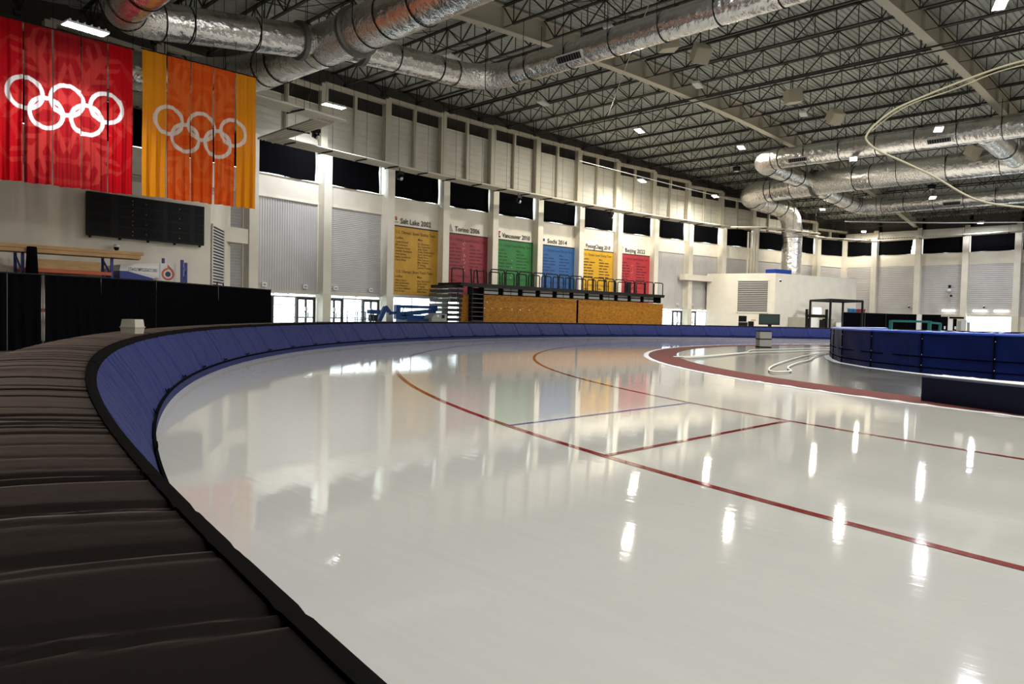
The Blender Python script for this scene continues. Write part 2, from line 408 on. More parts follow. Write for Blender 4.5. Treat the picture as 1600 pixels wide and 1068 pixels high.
def pilaster(b, par, ztop, first=True):
    u = 0
    m = MB(); b.box(m, u - .285, u + .285, -.35, .60, 2.45, 11.02); m.build('pilaster', 'white_paint', par)
    m = MB(); b.box(m, u - .30, u + .30, -.35, .615, 0, 2.45); m.build('pilaster_base', 'base_paint', par)
    m = MB(); b.box(m, u - .16, u + .16, -.30, .12, 11.02, ztop); b.box(m, u - .24, u + .24, .12, .17, 11.02, ztop); m.build('column', 'cream_steel', par)
POST = {2: ('gold_p', 'ink_brown', 'Salt Lake 2002'), 3: ('crimson_p', 'ink_red', 'Torino 2006'), 4: ('green_p', 'ink_green', 'Vancouver 2010'), 5: ('blue_p', 'ink_blue', 'Sochi 2014'), 6: ('amber_p', 'ink_brown', 'PyeongChang 2018'), 7: ('red_p', 'ink_red', 'Beijing 2022')}
GAP = {0: .30, 1: .34, 2: .10, 3: .05, 4: .13, 5: .10, 6: .26, 7: .10, 8: .34, 9: .22, 10: .12, 11: .2, 12: .1, 13: .06}
cn = [0]
for k in range(-5, 14):
    b = Bay(k)
    if b.L < 1: continue
    ua, ub = .285, b.L - .285
    pilaster(b, wall_end, zc(b.a.x) - .1)
    # spandrel
    m = MB(); b.box(m, 0, b.L, -.3, 0, SHT if k not in POST else 7.2, SILL); m.build('spandrel', 'white_paint', wall_end)
    m = MB(); b.box(m, ua, ub, -.3, .05, SILL, SILL + .035); m.build('window_sill', 'white_paint', wall_end)
    upper(b, wall_end, k)
    glazing(b, ua, ub, SILL + .03, HEAD, vbars=(b.L / 2,), t=-.2, lab='high window strip above the curtained bay number %d from the left' % (k + 6))
    cn[0] += 1
    if k >= -2: curtain(b, ua + .01, ub - GAP.get(k, .1), SILL + .03, HEAD, 'black curtain over the %s high window of the end wall, counted from the left' % ORD[k + 2], seed=k)
    else: curtain(b, ua + .01, ub - .05, SILL + .03, HEAD, 'black curtain behind the hanging banners, the %s from the left' % ORD[k + 5], seed=k)
    # big shutter / backing
    if k not in POST:
        m = MB(); corr(b, m, ua, ub, 2.55, SHT, -.02, .115 if k == 1 else .16, .022, k not in (0, 8, 9)); m.build('shutter_curtain', 'shutter', wall_end)
        m = MB(); b.box(m, ua, ub, -.04, .05, 2.41, 2.56); m.build('shutter_bar', 'cream_steel', wall_end)
        m = MB(); b.box(m, ua, ua + .07, -.02, .05, 2.41, SHT + .05); b.box(m, ub - .07, ub, -.02, .05, 2.41, SHT + .05); b.box(m, ua, ub, -.02, .04, SHT - .02, SHT + .06); m.build('shutter_guide', 'white_paint', wall_end)
        if k in (0, 1, 8, 9):
            for u in (.9, 3.7):
                m = MB(); b.box(m, u, u + .30, .0, .1, 2.70, 2.95); ex = m.build('exit_sign', 'white_plastic', wall_end)
                m = MB(); b.box(m, u + .06, u + .24, .1, .104, 2.78, 2.87); m.build('exit_mark', 'grey_vinyl', ex)
    else:
        m = MB(); b.box(m, ua, ub, -.3, -.02, 2.55, 7.2); m.build('spandrel', 'white_paint', wall_end)
        m = MB(); b.box(m, ua, ub, -.04, .10, 2.42, 2.58); m.build('shutter_bar', 'alu', wall_end)
    # ground floor: doors and glazing
    if k in (0, 1, 2, 3, 7, 8, 9):
        if k in (0, 1, 8, 9):
            glazing(b, ua, ub, 2.2, 2.41, vbars=(1.75, 2.75), lab='transom glazing over the doors in end-wall bay number %d' % (k + 6))
            door_pair(b, ua + .05, ua + 1.42); glazing(b, ua + 1.45, ub - 1.5, .02, 2.2, bars=(1.0, 1.72), lab='sidelight between two glass doors in end-wall bay number %d' % (k + 6)); door_pair(b, ub - 1.47, ub - .1)
        else:
            glazing(b, ua, ub, .02, 2.41, bars=(1.3,), vbars=(b.L / 2,), lab='tall glazing under the posters in end-wall bay number %d' % (k + 6))
    else:
        m = MB(); b.box(m, ua, ub, -.3, 0, 0, 2.45); m.build('spandrel', 'white_paint', wall_end)
# far long wall
FY = [34.9, 30.62, 26.1, 21.55, 16.95, 12.35, 7.75, 3.15, -1.45]
class FB(Bay):
    def __init__(s, y0, y1):
        s.k = 0; s.a, s.b = Vector((FARX, y0)), Vector((FARX, y1)); d = s.b - s.a; s.L = d.length; s.e = d / s.L; s.n = Vector((s.e.y, -s.e.x))
for i in range(len(FY) - 1):
    b = FB(FY[i], FY[i + 1]); ua, ub = .285, b.L - .285; ztop = zc(FARX)
    if i > 0: pilaster(b, wall_far, ztop - .1)
    m = MB(); b.box(m, 0, b.L, -.3, 0, SHT, SILL); m.build('spandrel', 'white_paint', wall_far)
    m = MB(); b.box(m, ua, ub, -.3, .05, SILL, SILL + .035); m.build('window_sill', 'white_paint', wall_far)
    glazing(b, ua, ub, SILL + .03, HEAD, vbars=(b.L / 2,), t=-.2, lab='high window strip of the far wall, number %d from the corner' % (i + 1))
    curtain(b, ua + (.07 if i in (2, 3) else .01), ub - (.1 if i in (2,) else .02), SILL + .03, HEAD - .06, 'black curtain over the %s far-wall high window from the corner%s' % (ORD[i], ', torn at right' if i == 1 else ''), torn=(i == 1), seed=90 + i)
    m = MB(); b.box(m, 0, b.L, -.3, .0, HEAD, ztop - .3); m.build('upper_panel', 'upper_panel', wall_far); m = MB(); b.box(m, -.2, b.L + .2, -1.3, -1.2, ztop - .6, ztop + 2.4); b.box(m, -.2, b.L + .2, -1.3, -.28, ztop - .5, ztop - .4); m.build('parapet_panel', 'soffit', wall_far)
    m = MB(); corr(b, m, ua, ub, 2.55, SHT, -.02, .2, .02, True); m.build('shutter_curtain', 'shutter', wall_far)
    m = MB(); b.box(m, ua, ub, -.04, .05, 2.41, 2.56); m.build('shutter_bar', 'cream_steel', wall_far)
    if i in (3, 5): glazing(b, ua, ub, .02, 2.41, bars=(1.15,), vbars=(b.L / 2,), lab='bright ground floor glazing of the far wall, number %d' % i)
    else: m = MB(); b.box(m, ua, ub, -.3, 0, 0, 2.45); m.build('spandrel', 'white_paint', wall_far)
m = MB(); m.box((FARX - .2, 34.2, 5.6), (.9, .9, 11.2)); m.build('corner_pilaster', 'white_paint', wall_far)
m = MB(); m.box((FARX + .75, 36.2, 6.6), (1.5, 4.4, 14.4)); m.build('corner_filler', 'soffit', wall_far)  # filler box added to stop sky light leaking in at the corner
m = MB(); m.obox((FARX, -1.4, 0), (.3, 0, 0), (0, BACKY + 1.4, 0), (0, 0, zc(FARX) + 1.4)); struct('wall_far_rest', m, 'white_paint')
m = MB(); m.obox((NEARX - .3, BACKY, 0), (.3, 0, 0), (0, 36.5 - BACKY, 0), (0, 0, zc(NEARX) + 1.5)); struct('wall_near', m, 'white_paint')
m = MB(); m.obox((NEARX - .3, BACKY - .3, 0), (FARX - NEARX + .6, 0, 0), (0, .3, 0), (0, 0, 17.2)); struct('wall_back', m, 'white_paint')

# ================================================================== ceiling
DK = 1.28
NX = 40
dk = MB()
xs = [NEARX - .5 + (FARX - NEARX + 2.4) * i / NX for i in range(NX + 1)]
prof = []; y = -18.0; pit = .305
while y < 43.0:
    prof += [(y, 0), (y + .12, 0), (y + .15, .075), (y + .275, .075)]; y += pit
prof.append((43.2, 0)); prof = [(BACKY - .5, 0)] + prof
kk = len(prof)
dk.add([(x, yy, zc(x) + DK + dz) for x in xs for yy, dz in prof], [(i * kk + j, i * kk + j + 1, (i + 1) * kk + j + 1, (i + 1) * kk + j) for i in range(NX) for j in range(kk - 1)])
ceiling = dk.build('ceiling', 'deck', None, False, True); tag(ceiling, 'arched ribbed metal roof deck on steel trusses', kind='structure')
GY = [26.56, 12.2, -2.16, -16.52, -30.88, -45.24]
for gi, gy in enumerate(GY):
    m = MB(); n = 36
    for (a0, a1, w_) in ((0, .05, .46), (.05, 1.12, .05), (1.12, 1.17, .46)):
        for i in range(n):
            xa = NEARX + (FARX - NEARX) * i / n; xb = NEARX + (FARX - NEARX) * (i + 1) / n; za, zb = zc(xa), zc(xb)
            m.add([(xa, gy - w_ / 2, za + a0), (xb, gy - w_ / 2, zb + a0), (xb, gy + w_ / 2, zb + a0), (xa, gy + w_ / 2, za + a0),
                   (xa, gy - w_ / 2, za + a1), (xb, gy - w_ / 2, zb + a1), (xb, gy + w_ / 2, zb + a1), (xa, gy + w_ / 2, za + a1)],
                  [(0, 3, 2, 1), (4, 5, 6, 7), (0, 1, 5, 4), (2, 3, 7, 6)])
    g = m.build('girder', 'cream_steel', ceiling)
    if gi < 3:
        st = None
        for k in range(-13, 19):
            x = 34.33 + 2.97 * k
            if not (NEARX + .5 < x < FARX - .5): continue
            if st is None:
                q = MB(); q.box((x, gy, zc(x) + .585), (.03, .42, 1.07)); st = q.build('stiffener', 'cream_steel', g); sx = x
            else:
                c = st.copy(); col.objects.link(c); c.parent = g; c.location = (x - sx, 0, zc(x) - zc(sx))
# open web joists: one mesh, shared
JL = 14.30
def joist_mesh(tail):
    jm = MB(); e_ = JL - .8 - tail
    for dx in (-.05, .05): jm.obox((dx - .035, .05, 1.10), (.07, 0, 0), (0, JL - .1, 0), (0, 0, .09))
    jm.obox((-.07, .75, .08), (.14, 0, 0), (0, e_ - .70, 0), (0, 0, .075))
    jm.obox((-.03, .05, .095), (.06, 0, 0), (0, .8, 0), (0, 0, .03))
    if not tail: jm.obox((-.03, JL - .85, .095), (.06, 0, 0), (0, .8, 0), (0, 0, .03))
    else: jm.obox((-.13, e_ - .1, -.06), (.26, 0, 0), (0, .35, 0), (0, 0, .26))
    NP = 6; pw = (e_ - .8) / NP
    jm.bar((0, .1, 1.12), (0, .8, .12), .05); jm.bar((0, JL - .1 - tail * .3, 1.12), (0, e_, .12), .05)
    if tail: jm.bar((0, e_ + .2, .12), (0, e_ + .25, 1.12), .05)
    for i in range(NP + 1):
        yb = .8 + pw * i
        jm.bar((0, yb, .12), (0, yb, 1.12), .04)
        if i < NP:
            jm.bar((0, yb, .12), (0, yb + pw / 2, 1.12), .055); jm.bar((0, yb + pw / 2, 1.12), (0, yb + pw, .12), .055); jm.bar((0, yb + pw / 2, 1.12), (0, yb + pw / 2, .12), .035)
    return jm
JP = {}
for gi in range(4):
    for k in range(-13, 19):
        x = 34.33 + 2.97 * k
        if not (NEARX + .3 < x < FARX - .3): continue
        if gi == 0: ya, yb = GY[0] + .03, wy(x) + 1.55
        else: ya, yb = GY[gi] + .03, GY[gi - 1] - .03
        key = gi == 0
        if key not in JP: JP[key] = o = joist_mesh(.85 if key else 0).build('roof_joist', 'joist_steel', None, False, True)
        else: o = JP[key].copy(); col.objects.link(o)
        o.parent = ceiling; o.location = (x, ya, zc(x)); o.scale = (1, (yb - ya) / JL, 1)
# cross bridging between the joists
for gi in range(4):
    ya = GY[gi]; L = 14.3 if gi else 13.6
    for fr_ in (.3, .7):
        yb = ya + L * fr_; m = MB()
        for k in range(-12, 18):
            x = 34.33 + 2.97 * k; x2 = x + 2.97
            if x < NEARX + .5 or x2 > FARX - .5: continue
            if gi == 0 and yb > wy(x2) - 1: continue
            m.bar((x, yb, zc(x) + .12), (x2, yb, zc(x2) + 1.1), .03); m.bar((x, yb, zc(x) + 1.1), (x2, yb, zc(x2) + .12), .03); m.bar((x, yb, zc(x) + .10), (x2, yb, zc(x2) + .10), .035)
        m.build('cross_bridging', 'joist_steel', ceiling)
# sprinkler mains under the joists
for xx in (42.2, 43.0):
    m = MB(); m.tube([(xx, 40.5, zc(xx) - .12), (xx, -15, zc(xx) - .12)], .055 if xx < 42.5 else .04, 6)
    for i in range(10):
        yy = 38 - i * 3.6; m.tube([(xx + .09, yy, zc(xx) - .12), (xx + .09, yy, zc(xx) + .5), (xx - .14, yy, zc(xx) + .55)], .02, 4)
    o = m.build('sprinkler_pipe', 'joist_steel'); tag(o, 'thin dark sprinkler pipe hung under the roof trusses, %s of the pair' % ('left' if xx < 42.5 else 'right'), 'pipe', 'sprinkler pipes')
# ================================================================== left and right plant rooms
def wall_poly(mb, pts, z0, z1, th=.25):
    for (x0, y0), (x1, y1) in zip(pts, pts[1:]):
        d = Vector((x1 - x0, y1 - y0)); L = d.length; d /= L; nn = Vector((-d.y, d.x)) * th
        mb.obox((x0, y0, z0), (d.x * L, d.y * L, 0), (nn.x, nn.y, 0), (0, 0, z1 - z0))
    return mb
def louver(parent, p0, p1, z0, z1, n, mats=('white_paint', 'shutter'), out=1):
    a, b = Vector(p0), Vector(p1); d = (b - a); L = d.length; d /= L; nn = Vector((d.y, -d.x)) * out
    m = MB()
    P = lambda u, t, z: (a.x + d.x * u + nn.x * t, a.y + d.y * u + nn.y * t, z)
    def bx(u0, u1, t0, t1, za, zb):
        o = Vector(P(u0, t0, za)); m.obox(o, Vector(P(u1, t0, za)) - o, Vector(P(u0, t1, za)) - o, Vector((0, 0, zb - za)))
    w_ = .09
    bx(0, L, 0, .06, z1 - w_, z1); bx(0, L, 0, .06, z0, z0 + w_); bx(0, w_, 0, .06, z0, z1); bx(L - w_, L, 0, .06, z0, z1)
    fr = m.build('louver_frame', mats[0], parent)
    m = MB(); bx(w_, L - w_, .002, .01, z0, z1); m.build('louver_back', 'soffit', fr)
    for i in range(n):
        zz = z0 + w_ + (z1 - z0 - 2 * w_) * i / n; h_ = (z1 - z0 - 2 * w_) / n
        m = MB(); m.add([P(w_, .06, zz), P(L - w_, .06, zz), P(L - w_, .02, zz + h_ * .5), P(w_, .02, zz + h_ * .5), P(w_, .05, zz - .01), P(L - w_, .05, zz - .01), P(L - w_, .012, zz + h_ * .42), P(w_, .012, zz + h_ * .42)],
                        [(0, 1, 2, 3), (7, 6, 5, 4), (0, 4, 5, 1), (3, 2, 6, 7)])
        m.build('slat', mats[1], fr)
# left room (scoreboard wall)
LA, LB, LC = (-5.4, 31.1), (14.2, 33.6), (16.7, 37.1)
lp = MB(); wall_poly(lp, [LA, LB, LC], 0, 6.6); lp.add([(LA[0], LA[1], 6.6), (LB[0], LB[1], 6.6), (LC[0], LC[1], 6.6), (LC[0], 39.0, 6.6), (LA[0], 35.3, 6.6)], [(0, 1, 2, 3, 4)])
lroom = struct('wall_left_room', lp, 'white_paint'); tag(lroom, 'pale plant room wall behind the scoreboard')
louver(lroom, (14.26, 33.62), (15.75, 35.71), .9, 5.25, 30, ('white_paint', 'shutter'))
m = MB(); m.obox((15.9, 36.2, 4.75), (1.55, .5, 0), (-.2, .8, 0), (0, 0, .75)); m.build('lintel_beam', 'white_paint', lroom)
# right room
RA, RB, RC, RD = (66.5, 38.9), (68.16, 32.55), (80.29, 29.46), (81.5, 36.0)
rp = MB(); wall_poly(rp, [RA, RB, RC, RD], 0, 6.0); rp.add([(RA[0], RA[1], 5.98), (RB[0], RB[1], 5.98), (RC[0], RC[1], 5.98), (RD[0], RD[1], 5.98)], [(0, 1, 2, 3)])
rroom = struct('wall_right_room', rp, 'white_paint'); tag(rroom, 'pale plant room block standing out from the end wall')
louver(rroom, (67.25, 36.02), (68.02, 33.1), 2.15, 5.35, 17, ('white_paint', 'lift_grey'))
m = MB(); m.obox((62.4, 38.9, 5.2), (4.3, -.5, 0), (0, .6, 0), (0, 0, .55)); m.build('lintel_beam', 'white_paint', rroom)

# ================================================================== ducts
def smooth_path(pts, rad, n=8):
    """polyline with rounded corners; returns points and the index ranges of the elbows"""
    P = [Vector(p) for p in pts]; out = [P[0]]; elbows = []
    for i in range(1, len(P) - 1):
        a, b, c = P[i - 1], P[i], P[i + 1]; da = (a - b).normalized(); dc = (c - b).normalized()
        r = min(rad, (a - b).length * .49, (c - b).length * .49); s0 = len(out)
        for j in range(n + 1):
            t = j / n; p = (b + da * r) * (1 - t) ** 2 + b * 2 * t * (1 - t) + (b + dc * r) * t * t; out.append(p)
        elbows.append((s0, len(out) - 1))
    out.append(P[-1]); return out, elbows
def resample(P, step):
    out = [P[0]]
    for a, b in zip(P, P[1:]):
        L = (b - a).length; k = max(1, int(L / step))
        for i in range(1, k + 1): out.append(a.lerp(b, i / k))
    return out
def duct(label, pts, r, rad=1.6, group='foil wrapped ducts', hang=True, vents=(), collars=(), bands=2.4):
    base = Vector(pts[0]); t = thing('air_duct', label, 'duct', (base.x, base.y, min(p[2] for p in pts) - r), 0, group)
    P, eb = smooth_path(pts, rad); P2 = resample(P, .5); rg = random.Random(len(label))
    rs = [r * (1 + .012 * (rg.random() - .5)) for _ in P2]
    MB().tube(P2, r, 28, True, rs).build('duct_body', 'foil', t, True)
    # seam bands
    acc = 0.0; last = P2[0]
    for i in range(1, len(P2) - 1):
        acc += (P2[i] - last).length; last = P2[i]
        if acc > bands:
            acc = 0; d = (P2[i + 1] - P2[i - 1]).normalized()
            MB().tube([P2[i] - d * .02, P2[i] + d * .02], r * 1.012, 28, False).build('seam_band', 'black_steel', t, True)
            if hang and abs(d.z) < .5:
                zt = zc(P2[i].x) + .1; s_ = Vector((d.y, -d.x, 0)).normalized(); m = MB(); loop = []
                for j in range(15):
                    a = PI + PI * j / 14; loop.append(P2[i] + s_ * (cos(a) * r * 1.04) + Vector((0, 0, sin(a) * r * 1.04)))
                m.tube([Vector((loop[0].x, loop[0].y, zt))] + loop + [Vector((loop[-1].x, loop[-1].y, zt))], .02, 4)
                m.build('hanger', 'black_steel', t)
    for s0, s1 in eb:
        pe = [P[i] for i in range(s0, s1 + 1)]; m = MB(); rr = [r * (1.016 + .014 * (i % 2)) for i in range(len(pe))]
        m.tube(pe, r, 28, False, rr).build('elbow_wrap', 'foil_elbow', t, True)
        for q in (s0, s1):
            d = (P[min(q + 1, len(P) - 1)] - P[max(q - 1, 0)]).normalized(); MB().tube([P[q] - d * .025, P[q] + d * .025], r * 1.035, 28, False).build('seam_band', 'black_steel', t, True)
    for c, d in collars:
        c = Vector(c); d = Vector(d).normalized(); MB().tube([c - d * .14, c - d * .1, c + d * .1, c + d * .14], r, 28, True, [r * 1.05, r * 1.2, r * 1.2, r * 1.05]).build('collar', 'grey_sheet', t)
    for c, d in vents:                                     # supply grilles set into the lower side
        c = Vector(c); d = Vector(d).normalized(); s_ = Vector((d.y, -d.x, 0)); 
        if s_.dot(Vector((-c.x, -c.y, 0))) < 0: s_ = -s_
        nn = (s_ * .85 + Vector((0, 0, -.53))).normalized(); o = c + nn * (r * .97); up = nn.cross(d).normalized()
        m = MB(); m.obox(o - d * .75 - up * .2, d * 1.5, up * .4, nn * .08); v = m.build('grille_frame', 'alu', t)
        m = MB(); m.obox(o - d * .69 - up * .14 + nn * .081, d * 1.38, up * .28, nn * .004); m.build('grille_opening', 'black_steel', v)
        m = MB()
        for j in range(9): m.obox(o + d * (-.62 + j * .15) - up * .14 + nn * .086, d * .03, up * .28, nn * .02)
        m.build('grille_blade', 'grey_sheet', v)
    return t
DZ = 12.75
duct('large foil duct running from the upper left over the banners', [(9.5, 36.2, 11.6), (16.4, 35.6, 12.6), (17.0, 26.5, DZ), (17.0, 2, DZ)], .86, 2.6, collars=(((17.0, 26.2, DZ), (0, 1, 0)),), bands=3.2)
duct('foil branch duct bending out of the picture at the top left', [(16.3, 28.6, 12.7), (8.6, 28.6, 11.55), (8.6, 5, 11.55)], .66, 1.6, collars=(((15.75, 28.6, 12.62), (1, 0, .15)),))
duct('foil branch duct crossing the white girder towards the top centre', [(17.8, 28.2, 12.85), (26.0, 28.2, 13.3), (26.0, 3, 13.35)], .60, 2.2, collars=(((18.5, 28.2, 12.88), (1, 0, .05)),), vents=(((26.0, 22.2, 13.32), (0, 1, 0)),))
duct('huge foil duct rising off the plant room roof and sweeping right', [(75.5, 34.4, 5.9), (75.5, 34.4, 12.9), (65.6, 35.0, 13.3), (65.2, 27.0, 13.6), (64.7, 20, 13.6), (64.6, -8, 13.6)], 1.0, 2.8, collars=(((65.2, 27.8, 13.58), (.05, 1, 0)),), bands=3.4)
duct('foil duct with two grilles, topmost of the right-hand ducts', [(65.0, 28.2, 13.7), (55.1, 28.2, 13.9), (55.1, -6, 13.9)], .75, 2.0, vents=(((55.1, 24.6, 13.9), (0, 1, 0)), ((55.1, 15.1, 13.9), (0, 1, 0))))
duct('foil duct with one grille, lowest of the right-hand ducts', [(65.2, 28.0, 13.5), (76.9, 28.2, 12.9), (76.9, -6, 12.9)], .78, 2.2, vents=(((76.9, 19.9, 12.9), (0, 1, 0)),))
duct('short foil cross duct linking two right-hand ducts at the frame edge', [(55.4, 12.7, 13.85), (64.0, 12.7, 13.6)], .74, 1.0, bands=5)

# ================================================================== high-bay lights
def high_bay(loc, label, on=True, cool=False, rz=0.0, size=(1.15, .46), group='high bay lamps', power=1.0, spread=180):
    x, y, z = loc; t = thing('high_bay_lamp', label, 'ceiling lamp', (x, y, z), rz, group)
    R = lambda u, v, w_: (x + u * cos(rz) - v * sin(rz), y + u * sin(rz) + v * cos(rz), z + w_)
    a, b = size
    MB().box((x, y, z + .10), (a, b, .06), rz).build('housing', 'white_plastic', t)
    m = MB()
    for i in range(6): m.box(R(-a / 2 + a * (i + .5) / 6, 0, .16), (.04, b * .9, .07), rz)
    m.build('heat_sink', 'white_plastic', t)
    if on:
        m = MB()
        for i in range(6):
            u = -a / 2 + a * (i + .5) / 6; p = [R(u - a / 14, -b * .45, .06), R(u + a / 14, -b * .45, .06), R(u + a / 14, b * .45, .06), R(u - a / 14, b * .45, .06)]
            m.add(p, [(3, 2, 1, 0)])
        m.build('led_lens', 'lamp_cool' if cool else 'lamp_on', t)
        ld = bpy.data.lights.new('led_light', 'AREA'); ld.shape = 'RECTANGLE'; ld.size = a * .95; ld.size_y = b * .9
        ld.energy = LAMP_W * power; ld.color = (.90, .93, 1.0) if cool else (1.0, .93, .80); ld.spread = math.radians(spread)
        lo = bpy.data.objects.new('led_light', ld); col.objects.link(lo); lo.parent = t; lo.location = (0, 0, .045)
    else:
        m = MB()
        for i in range(6): m.box(R(-a / 2 + a * (i + .5) / 6, 0, .05), (a / 8, b * .95, .05), rz)
        m.build('led_lens', 'lamp_off', t)
    m = MB(); zt = zc(x) + 1.1
    for u in (-a * .4, a * .4): m.tube([R(u, 0, .13), R(u * .6, 0, zt - z)], .008, 4)
    m.build('suspension_wire', 'black_steel', t); return t
def roof_at(px, py, off):
    d = at(px, py, z=12.0); o = Vector((0, 0, CAM_H)); v = d - o; t_ = 1.0
    for _ in range(60): t_ = .5 * t_ + .5 * (zc(v.x * t_) + off - CAM_H) / v.z
    return o + v * t_
ON = [((7.15, 26.4, 10.02), 'bright lamp hanging in front of the red ring banner', True, .12),
      ((22.9, 37.6, 13.0), 'bright lamp hanging near the end wall beside the amber banner', True, 0),
      (roof_at(999, 206, -.5), 'lit lamp above the bleachers, left of the two in the middle of the roof', False, .35), (roof_at(1158, 232, -.5), 'lit lamp in mid roof just left of the right-hand foil duct bend', False, .35),
      ((53.2, 37.7, 13.1), 'lit lamp against the upper end wall above the red poster', False, .35), ((63.2, 36.4, 12.95), 'lit lamp against the upper end wall left of the duct elbow', False, .35),
      ((51.7, 14.4, 13.5), 'lit cool lamp in front of the topmost right-hand duct', True, .35), ((54.3, 20.5, 12.9), 'lit lamp just under the topmost right-hand duct', False, .35),
      (roof_at(1285, 328, -.5), 'lit lamp below the duct junction on the right', False, .35), ((70.6, 19.9, 12.2), 'lit cool lamp in front of the lowest right-hand duct', True, .35),
      ((86.2, 31.1, 11.5), 'small lit lamp near the far corner of the hall', False, .35), ((85.6, 19.65, 11.6), 'small lit cool lamp near the far wall at the right', True, .35),
      ((37.7, 8.3, 15.2), 'lit lamp cut off by the top edge above the second girder', True, .35)]
for n_, (loc, lab, cool, rz) in enumerate(ON): high_bay(loc, lab, True, cool, rz, (1.35, .5) if n_ == 1 else (1.25, .5), power=(.14 if n_ == 0 else .32 if n_ == 1 else .5 if n_ in (4, 5) else .45 if n_ == 8 else .25 if n_ in (10, 11) else 1.0), spread=(112 if n_ == 0 else 138 if n_ == 1 else 180))
for px, py, lab in ((955, 50, 'unlit white lamp beside the foil duct near the first girder'), (705, 92, 'unlit white lamp above the bend of the foil branch duct'), (848, 163, 'unlit white lamp among the trusses left of the lit lamp'), (1090, 135, 'unlit white lamp in front of the white girder'), (1210, 6, 'unlit white lamp at the top edge of the picture'), (1255, 180, 'unlit white lamp between two cream loudspeakers')):
    high_bay(tuple(roof_at(px, py, -.3)), lab, False, rz=.3, group='unlit high bay lamps')
# unseen lamps outside the picture; those near the camera added to brighten the ice
for i, (x, y) in enumerate([(18, 7), (30, -6), (44, -8), (58, -8), (74, 0), (74, -12), (14, -10), (60, 2), (4, -10), (15, 10), (20, 14), (21, 1), (8, 10), (28, -22), (44, -24), (60, -24), (74, -28), (14, -28), (28, -40), (44, -40), (60, -40), (6, -44), (74, -46), (34, 35)]):
    if (x, y) == (34, 35): continue
    high_bay((x, y, zc(x) - .4), 'unseen lamp added to light the hall from outside the picture', True, i % 2 == 0, .3, power=(.6 if 5 < y < 20 and x < 22 else .6 if x > 70 else 1.0))

# ================================================================== loudspeakers under the roof
def speaker(loc, rz, tilt, label, s=.86):
    x, y, z = loc; t = thing('loudspeaker', label, 'loudspeaker', (x, y, z - s / 2), rz, 'cream loudspeakers under the roof')
    Rm = Matrix.Rotation(rz, 3, 'Z') @ Matrix.Rotation(tilt, 3, 'X'); c = Vector(loc)
    def bx(m, o, d): o_ = c + Rm @ Vector(o); return m.obox(o_, Rm @ Vector((d[0], 0, 0)), Rm @ Vector((0, d[1], 0)), Rm @ Vector((0, 0, d[2])))
    m = MB(); a = s / 2
    v = [c + Rm @ Vector(q) for q in ((-a * .7, a, -a), (a * .7, a, -a), (a, -a, -a), (-a, -a, -a), (-a * .7, a, a * .8), (a * .7, a, a * .8), (a, -a, a), (-a, -a, a))]
    m.add(v, [(0, 1, 2, 3), (7, 6, 5, 4), (0, 4, 5, 1), (1, 5, 6, 2), (2, 6, 7, 3), (3, 7, 4, 0)]); m.build('cabinet', 'speaker_cream', t)
    bx(MB(), (-a * .92, -a - .03, -a * .92), (s * .92, .035, s * .92)).build('grille', 'cream_plastic', t)
    m = MB(); m.bar(c + Vector((0, 0, a)), (x, y, zc(x) + 1.1), .04); m.build('bracket', 'black_steel', t)
for px, py, rz, tl, lab in ((1043, 65, .9, -.15, 'cream loudspeaker hung right beside the upper foil duct'), (1094, 82, -.55, .75, 'cream loudspeaker tilted down, next to the upper foil duct'), (1238, 150, 1.0, -.15, 'cream loudspeaker in the middle of the roof, upright'), (1304, 181, -.55, .75, 'cream loudspeaker tilted down in the middle of the roof'), (1520, 235, -.5, .5, 'cream loudspeaker between the right-hand ducts')):
    speaker(tuple(roof_at(px, py, -.5)), rz, tl, lab)

# ================================================================== pipe bundles on trapeze hangers
def bundle(path, label, n=5, r=.07, gap=.20, hang=2.5, par=None, hz=.3):
    P = [Vector(p) for p in path]; c = P[len(P) // 2]; t = thing('pipe_bundle', label, 'pipes', (c.x, c.y, c.z - .1), 0, 'cream pipe bundles')
    for j in range(n):
        off = (j - (n - 1) / 2) * gap; Q = []
        for i, p in enumerate(P):
            d = (P[min(i + 1, len(P) - 1)] - P[max(i - 1, 0)]); s_ = Vector((d.y, -d.x, 0)).normalized(); Q.append(p + s_ * off)
        MB().tube(Q, r * (1 if j else 1.7), 10).build('pipe', 'pipe', t, True)
    acc = hang * .6; 
    for a, b in zip(P, P[1:]):
        d = b - a; L = d.length; d /= L; s_ = Vector((d.y, -d.x, 0)).normalized(); q = hang - acc
        while q < L:
            p = a + d * q; w_ = gap * n * .62; m = MB(); m.bar(p - s_ * w_ + Vector((0, 0, -.11)), p + s_ * w_ + Vector((0, 0, -.11)), .06)
            for e in (-w_, w_): m.tube([p + s_ * e + Vector((0, 0, -.16)), p + s_ * e + Vector((0, 0, zc(p.x) - p.z + hz))], .012, 4)
            for j in range(n): m.box(p + s_ * ((j - (n - 1) / 2) * gap) + Vector((0, 0, -.085)), (.07, .07, .06))
            m.build('trapeze_hanger', 'black_steel', t); q += hang
        acc = (L - (q - hang)) if q >= hang else acc + L
    return t
wp = [(x, wy(x) - 2.35, 10.5) for x in [19.0 + 4.75 * i for i in range(11)]]
bundle(wp, 'long bundle of cream pipes running along the curved end wall')
bundle([(19.0, 38.0, 10.52), (18.9, 31.6, 10.52)], 'short run of cream pipes stepping out from the end wall', hang=9)
bundle([(11.5, 30.4, 10.55), (19.6, 31.6, 10.55)], 'cream pipes coming out from behind the amber banner', hang=4)
bundle([(66.6, 37.0, 10.5), (68.5, 34.2, 10.5), (76.5, 32.2, 10.5), (78.0, 33.6, 10.5), (80.5, 33.2, 10.5), (86.4, 30.6, 10.5)], 'cream pipes looping around the duct above the plant room', n=4, hang=2.5)
